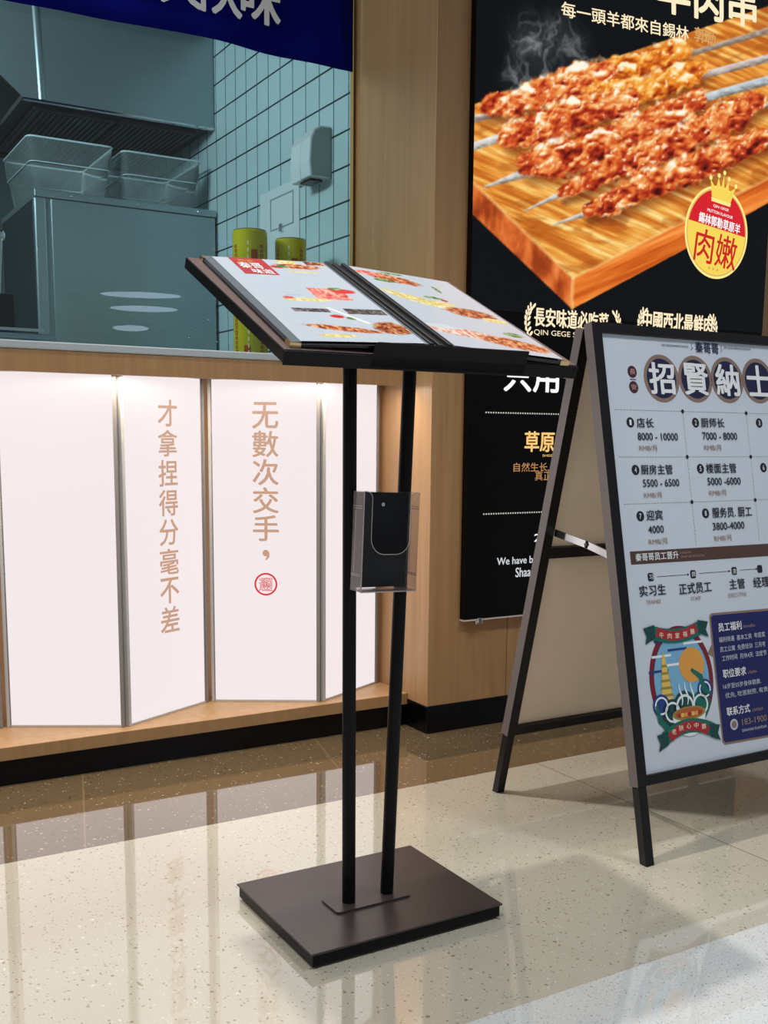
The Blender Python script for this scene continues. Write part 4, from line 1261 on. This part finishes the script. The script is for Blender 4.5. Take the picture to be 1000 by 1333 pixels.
for j in range(2):
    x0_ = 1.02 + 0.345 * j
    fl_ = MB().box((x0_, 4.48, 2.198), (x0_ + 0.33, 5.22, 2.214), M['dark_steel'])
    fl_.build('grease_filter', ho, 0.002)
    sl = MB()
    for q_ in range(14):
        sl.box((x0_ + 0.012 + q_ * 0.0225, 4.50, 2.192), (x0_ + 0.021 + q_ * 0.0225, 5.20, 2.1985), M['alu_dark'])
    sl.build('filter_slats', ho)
dl = thing('downlight', (0.83, 5.9, 2.59), 'round white recessed downlight in the dark kitchen ceiling', 'ceiling light')
MB().tube((0.83, 5.9, 2.578), (0.83, 5.9, 2.600), 0.075, M['chrome'], 0.085, n=32).build('trim_ring', dl, smooth=True)
M['lamp_lit'] = mat('lamp_lens', (255, 252, 240), 0.3, emit=2.5)
MB().tube((0.83, 5.9, 2.574), (0.83, 5.9, 2.5785), 0.058, M['lamp_lit'], n=32).build('lens', dl)

# ---- cling film rolls on the sill behind the glass
def roll(x, y, rad, h, z0, label):
    th = thing('film_roll', (x, y, z0), label, 'roll', 'yellow cling film rolls behind the counter glass')
    MB().tube((x, y, z0 + 0.001), (x, y, z0 + h), rad, M['yellow_wrap'], n=48).build('carton', th, 0.004, smooth=True)
    e_ = MB().tube((x, y, z0 + h), (x, y, z0 + h + 0.003), rad * 0.94, M['wrap_end'], n=40).tube((x, y, z0 + h), (x, y, z0 + h + 0.004), rad * 0.30, M['wrap_white'], n=24)
    e_.build('end_cap', th, smooth=True)
    p_ = MB()
    face = math.atan2(0 - y, 0 - x)
    def onroll(ang, z, w_, h2, m):
        n_ = 6
        vs = []
        for i in range(n_ + 1):
            a_ = face + ang + w_ / rad * (i / n_ - 0.5)
            for zz_ in (z, z + h2):
                vs.append((x + (rad + 0.0006) * math.cos(a_), y + (rad + 0.0006) * math.sin(a_), zz_))
        p_.add(vs, [(2 * i, 2 * i + 2, 2 * i + 3, 2 * i + 1) for i in range(n_)], m)
    for ang in (-0.95, 0.72):
        z = z0 + 0.03
        k_ = 0
        while z < z0 + h - 0.035:
            hh = (0.020, 0.010, 0.010, 0.010, 0.016)[k_ % 5]
            onroll(ang, z, 0.013, hh, M['wrap_red'])
            onroll(ang, z + 0.003, 0.005, max(hh - 0.007, 0.002), M['yellow_wrap'])
            z += hh + 0.0045
            k_ += 1
            if k_ % 9 == 0:
                z += 0.045
    for z in np.arange(z0 + 0.035, z0 + h - 0.03, 0.022):
        onroll(-0.12, z, 0.0045, 0.013, M['wrap_white'])
    for z in (z0 + 0.015, z0 + h - 0.115):
        onroll(-0.2 if z < z0 + 0.1 else 0.25, z, 0.022, 0.050, M['wrap_red'])
    p_.build('print', th)
    return th
roll(1.447, 3.34, 0.0575, 0.438, 1.155, 'yellow cling film roll left of its twin, nearest the steel cabinet')
roll(1.597, 3.34, 0.0535, 0.424, 1.155, 'yellow cling film roll nearer the wooden post, slightly shorter and narrower')

# ---- towel dispenser and blank hatch on the tiled wall
DI = Frame((1.7495, 0, 0), (0, -1, 0), (0, 0, 1))              # faces the room (-X); first axis runs toward the viewer
di = thing('towel_dispenser', (1.72, 3.42, 1.80), 'white paper towel dispenser with a rounded top on the tiled wall', 'dispenser')
prof = [(0, 1.80), (0.080, 1.80), (0.086, 1.85), (0.080, 1.925), (0.066, 1.955), (0.040, 1.968), (0, 1.970)]
d1 = MB()
SF = Frame((1.7495, 3.335, 0), (-1, 0, 0), (0, 0, 1))          # side profile plane
d1.prism(SF, prof, 0.001, 0.072, M['white_plastic']).build('housing', di, 0.004)
d1 = MB().prism(SF, [(p_[0] * 0.99, 1.798 + (p_[1] - 1.80) * 0.985) for p_ in prof], 0.076, 0.152, M['white_plastic'])
d1.build('cover', di, 0.004)
MB().prism(SF, [(0.0, 1.803), (0.076, 1.803), (0.082, 1.85), (0.076, 1.92), (0.062, 1.95), (0.04, 1.962), (0, 1.964)], -0.0035, 0.0008, M['grey_plastic']).build('end_plate', di, 0.002, label='grey end plate')
MB().fbox(SF, 0.02, 1.792, 0.065, 1.7985, 0.03, 0.11, M['frame_black']).build('outlet', di)
ht = thing('wall_hatch', (1.74, 3.75, 1.6), 'plain white wall sheet with an outlined square hatch below the dispenser', 'panel')
MB().fbox(DI, -3.925, 1.50, -3.58, 1.852, 0.0, 0.005, M['white_plastic']).build('sheet', ht, 0.001)
sq = MB()
x0_, x1_, z0_, z1_ = -3.826, -3.624, 1.700, 1.817
for a_ in ((x0_, z1_ - 0.004, x1_, z1_), (x0_, z0_, x0_ + 0.090, z0_ + 0.004), (x1_ - 0.09, z0_, x1_, z0_ + 0.004), (x0_, z0_, x0_ + 0.004, z1_), (x1_ - 0.004, z0_, x1_, z1_)):
    sq.fbox(DI, *a_, 0.0052, 0.0075, M['grey_plastic'])
sq.build('hatch_outline', ht)
MB().fbox(DI, -3.735, 1.685, -3.712, 1.712, 0.0052, 0.014, M['chrome']).build('latch', ht, 0.002)

# ---- worktop edge and utensils at the far left of the window
wt = thing('steel_shelf', (0.3, 3.32, 1.155), 'low steel shelf rail at the left end of the counter glass', 'shelf')
MB().box((-1.2, 3.22, 1.196), (0.765, 3.42, 1.212), M['steel']).build('shelf_plate', wt, 0.003)
for x_ in (-1.0, 0.70):
    MB().box((x_, 3.26, 1.1552), (x_ + 0.03, 3.38, 1.1955), M['steel']).build('bracket', wt)
MB().fbox(Frame((0, 3.22, 0), (1, 0, 0), (0, 0, 1)), -1.2, 1.218, 0.74, 1.226, -0.01, 0.0, M['chrome']).build('rail', wt)
ut = thing('utensil_holder', (0.66, 3.9, 1.155), 'black utensil holder with chrome tongs beside the steel cabinet', 'holder')
MB().box((0.66, 3.86, 1.156), (0.79, 3.99, 1.40), M['frame_black']).build('box', ut, 0.006)
for j in range(3):
    tg = MB()
    tg.tube((0.69 + 0.03 * j, 3.92, 1.40), (0.67 + 0.045 * j, 3.90, 1.55 + 0.02 * j), 0.006, M['chrome'], n=10)
    tg.sphere((0.67 + 0.045 * j, 3.90, 1.56 + 0.02 * j), 0.016, M['chrome'], 8, (1, 0.4, 1.3))
    tg.build('tongs', ut, smooth=True)
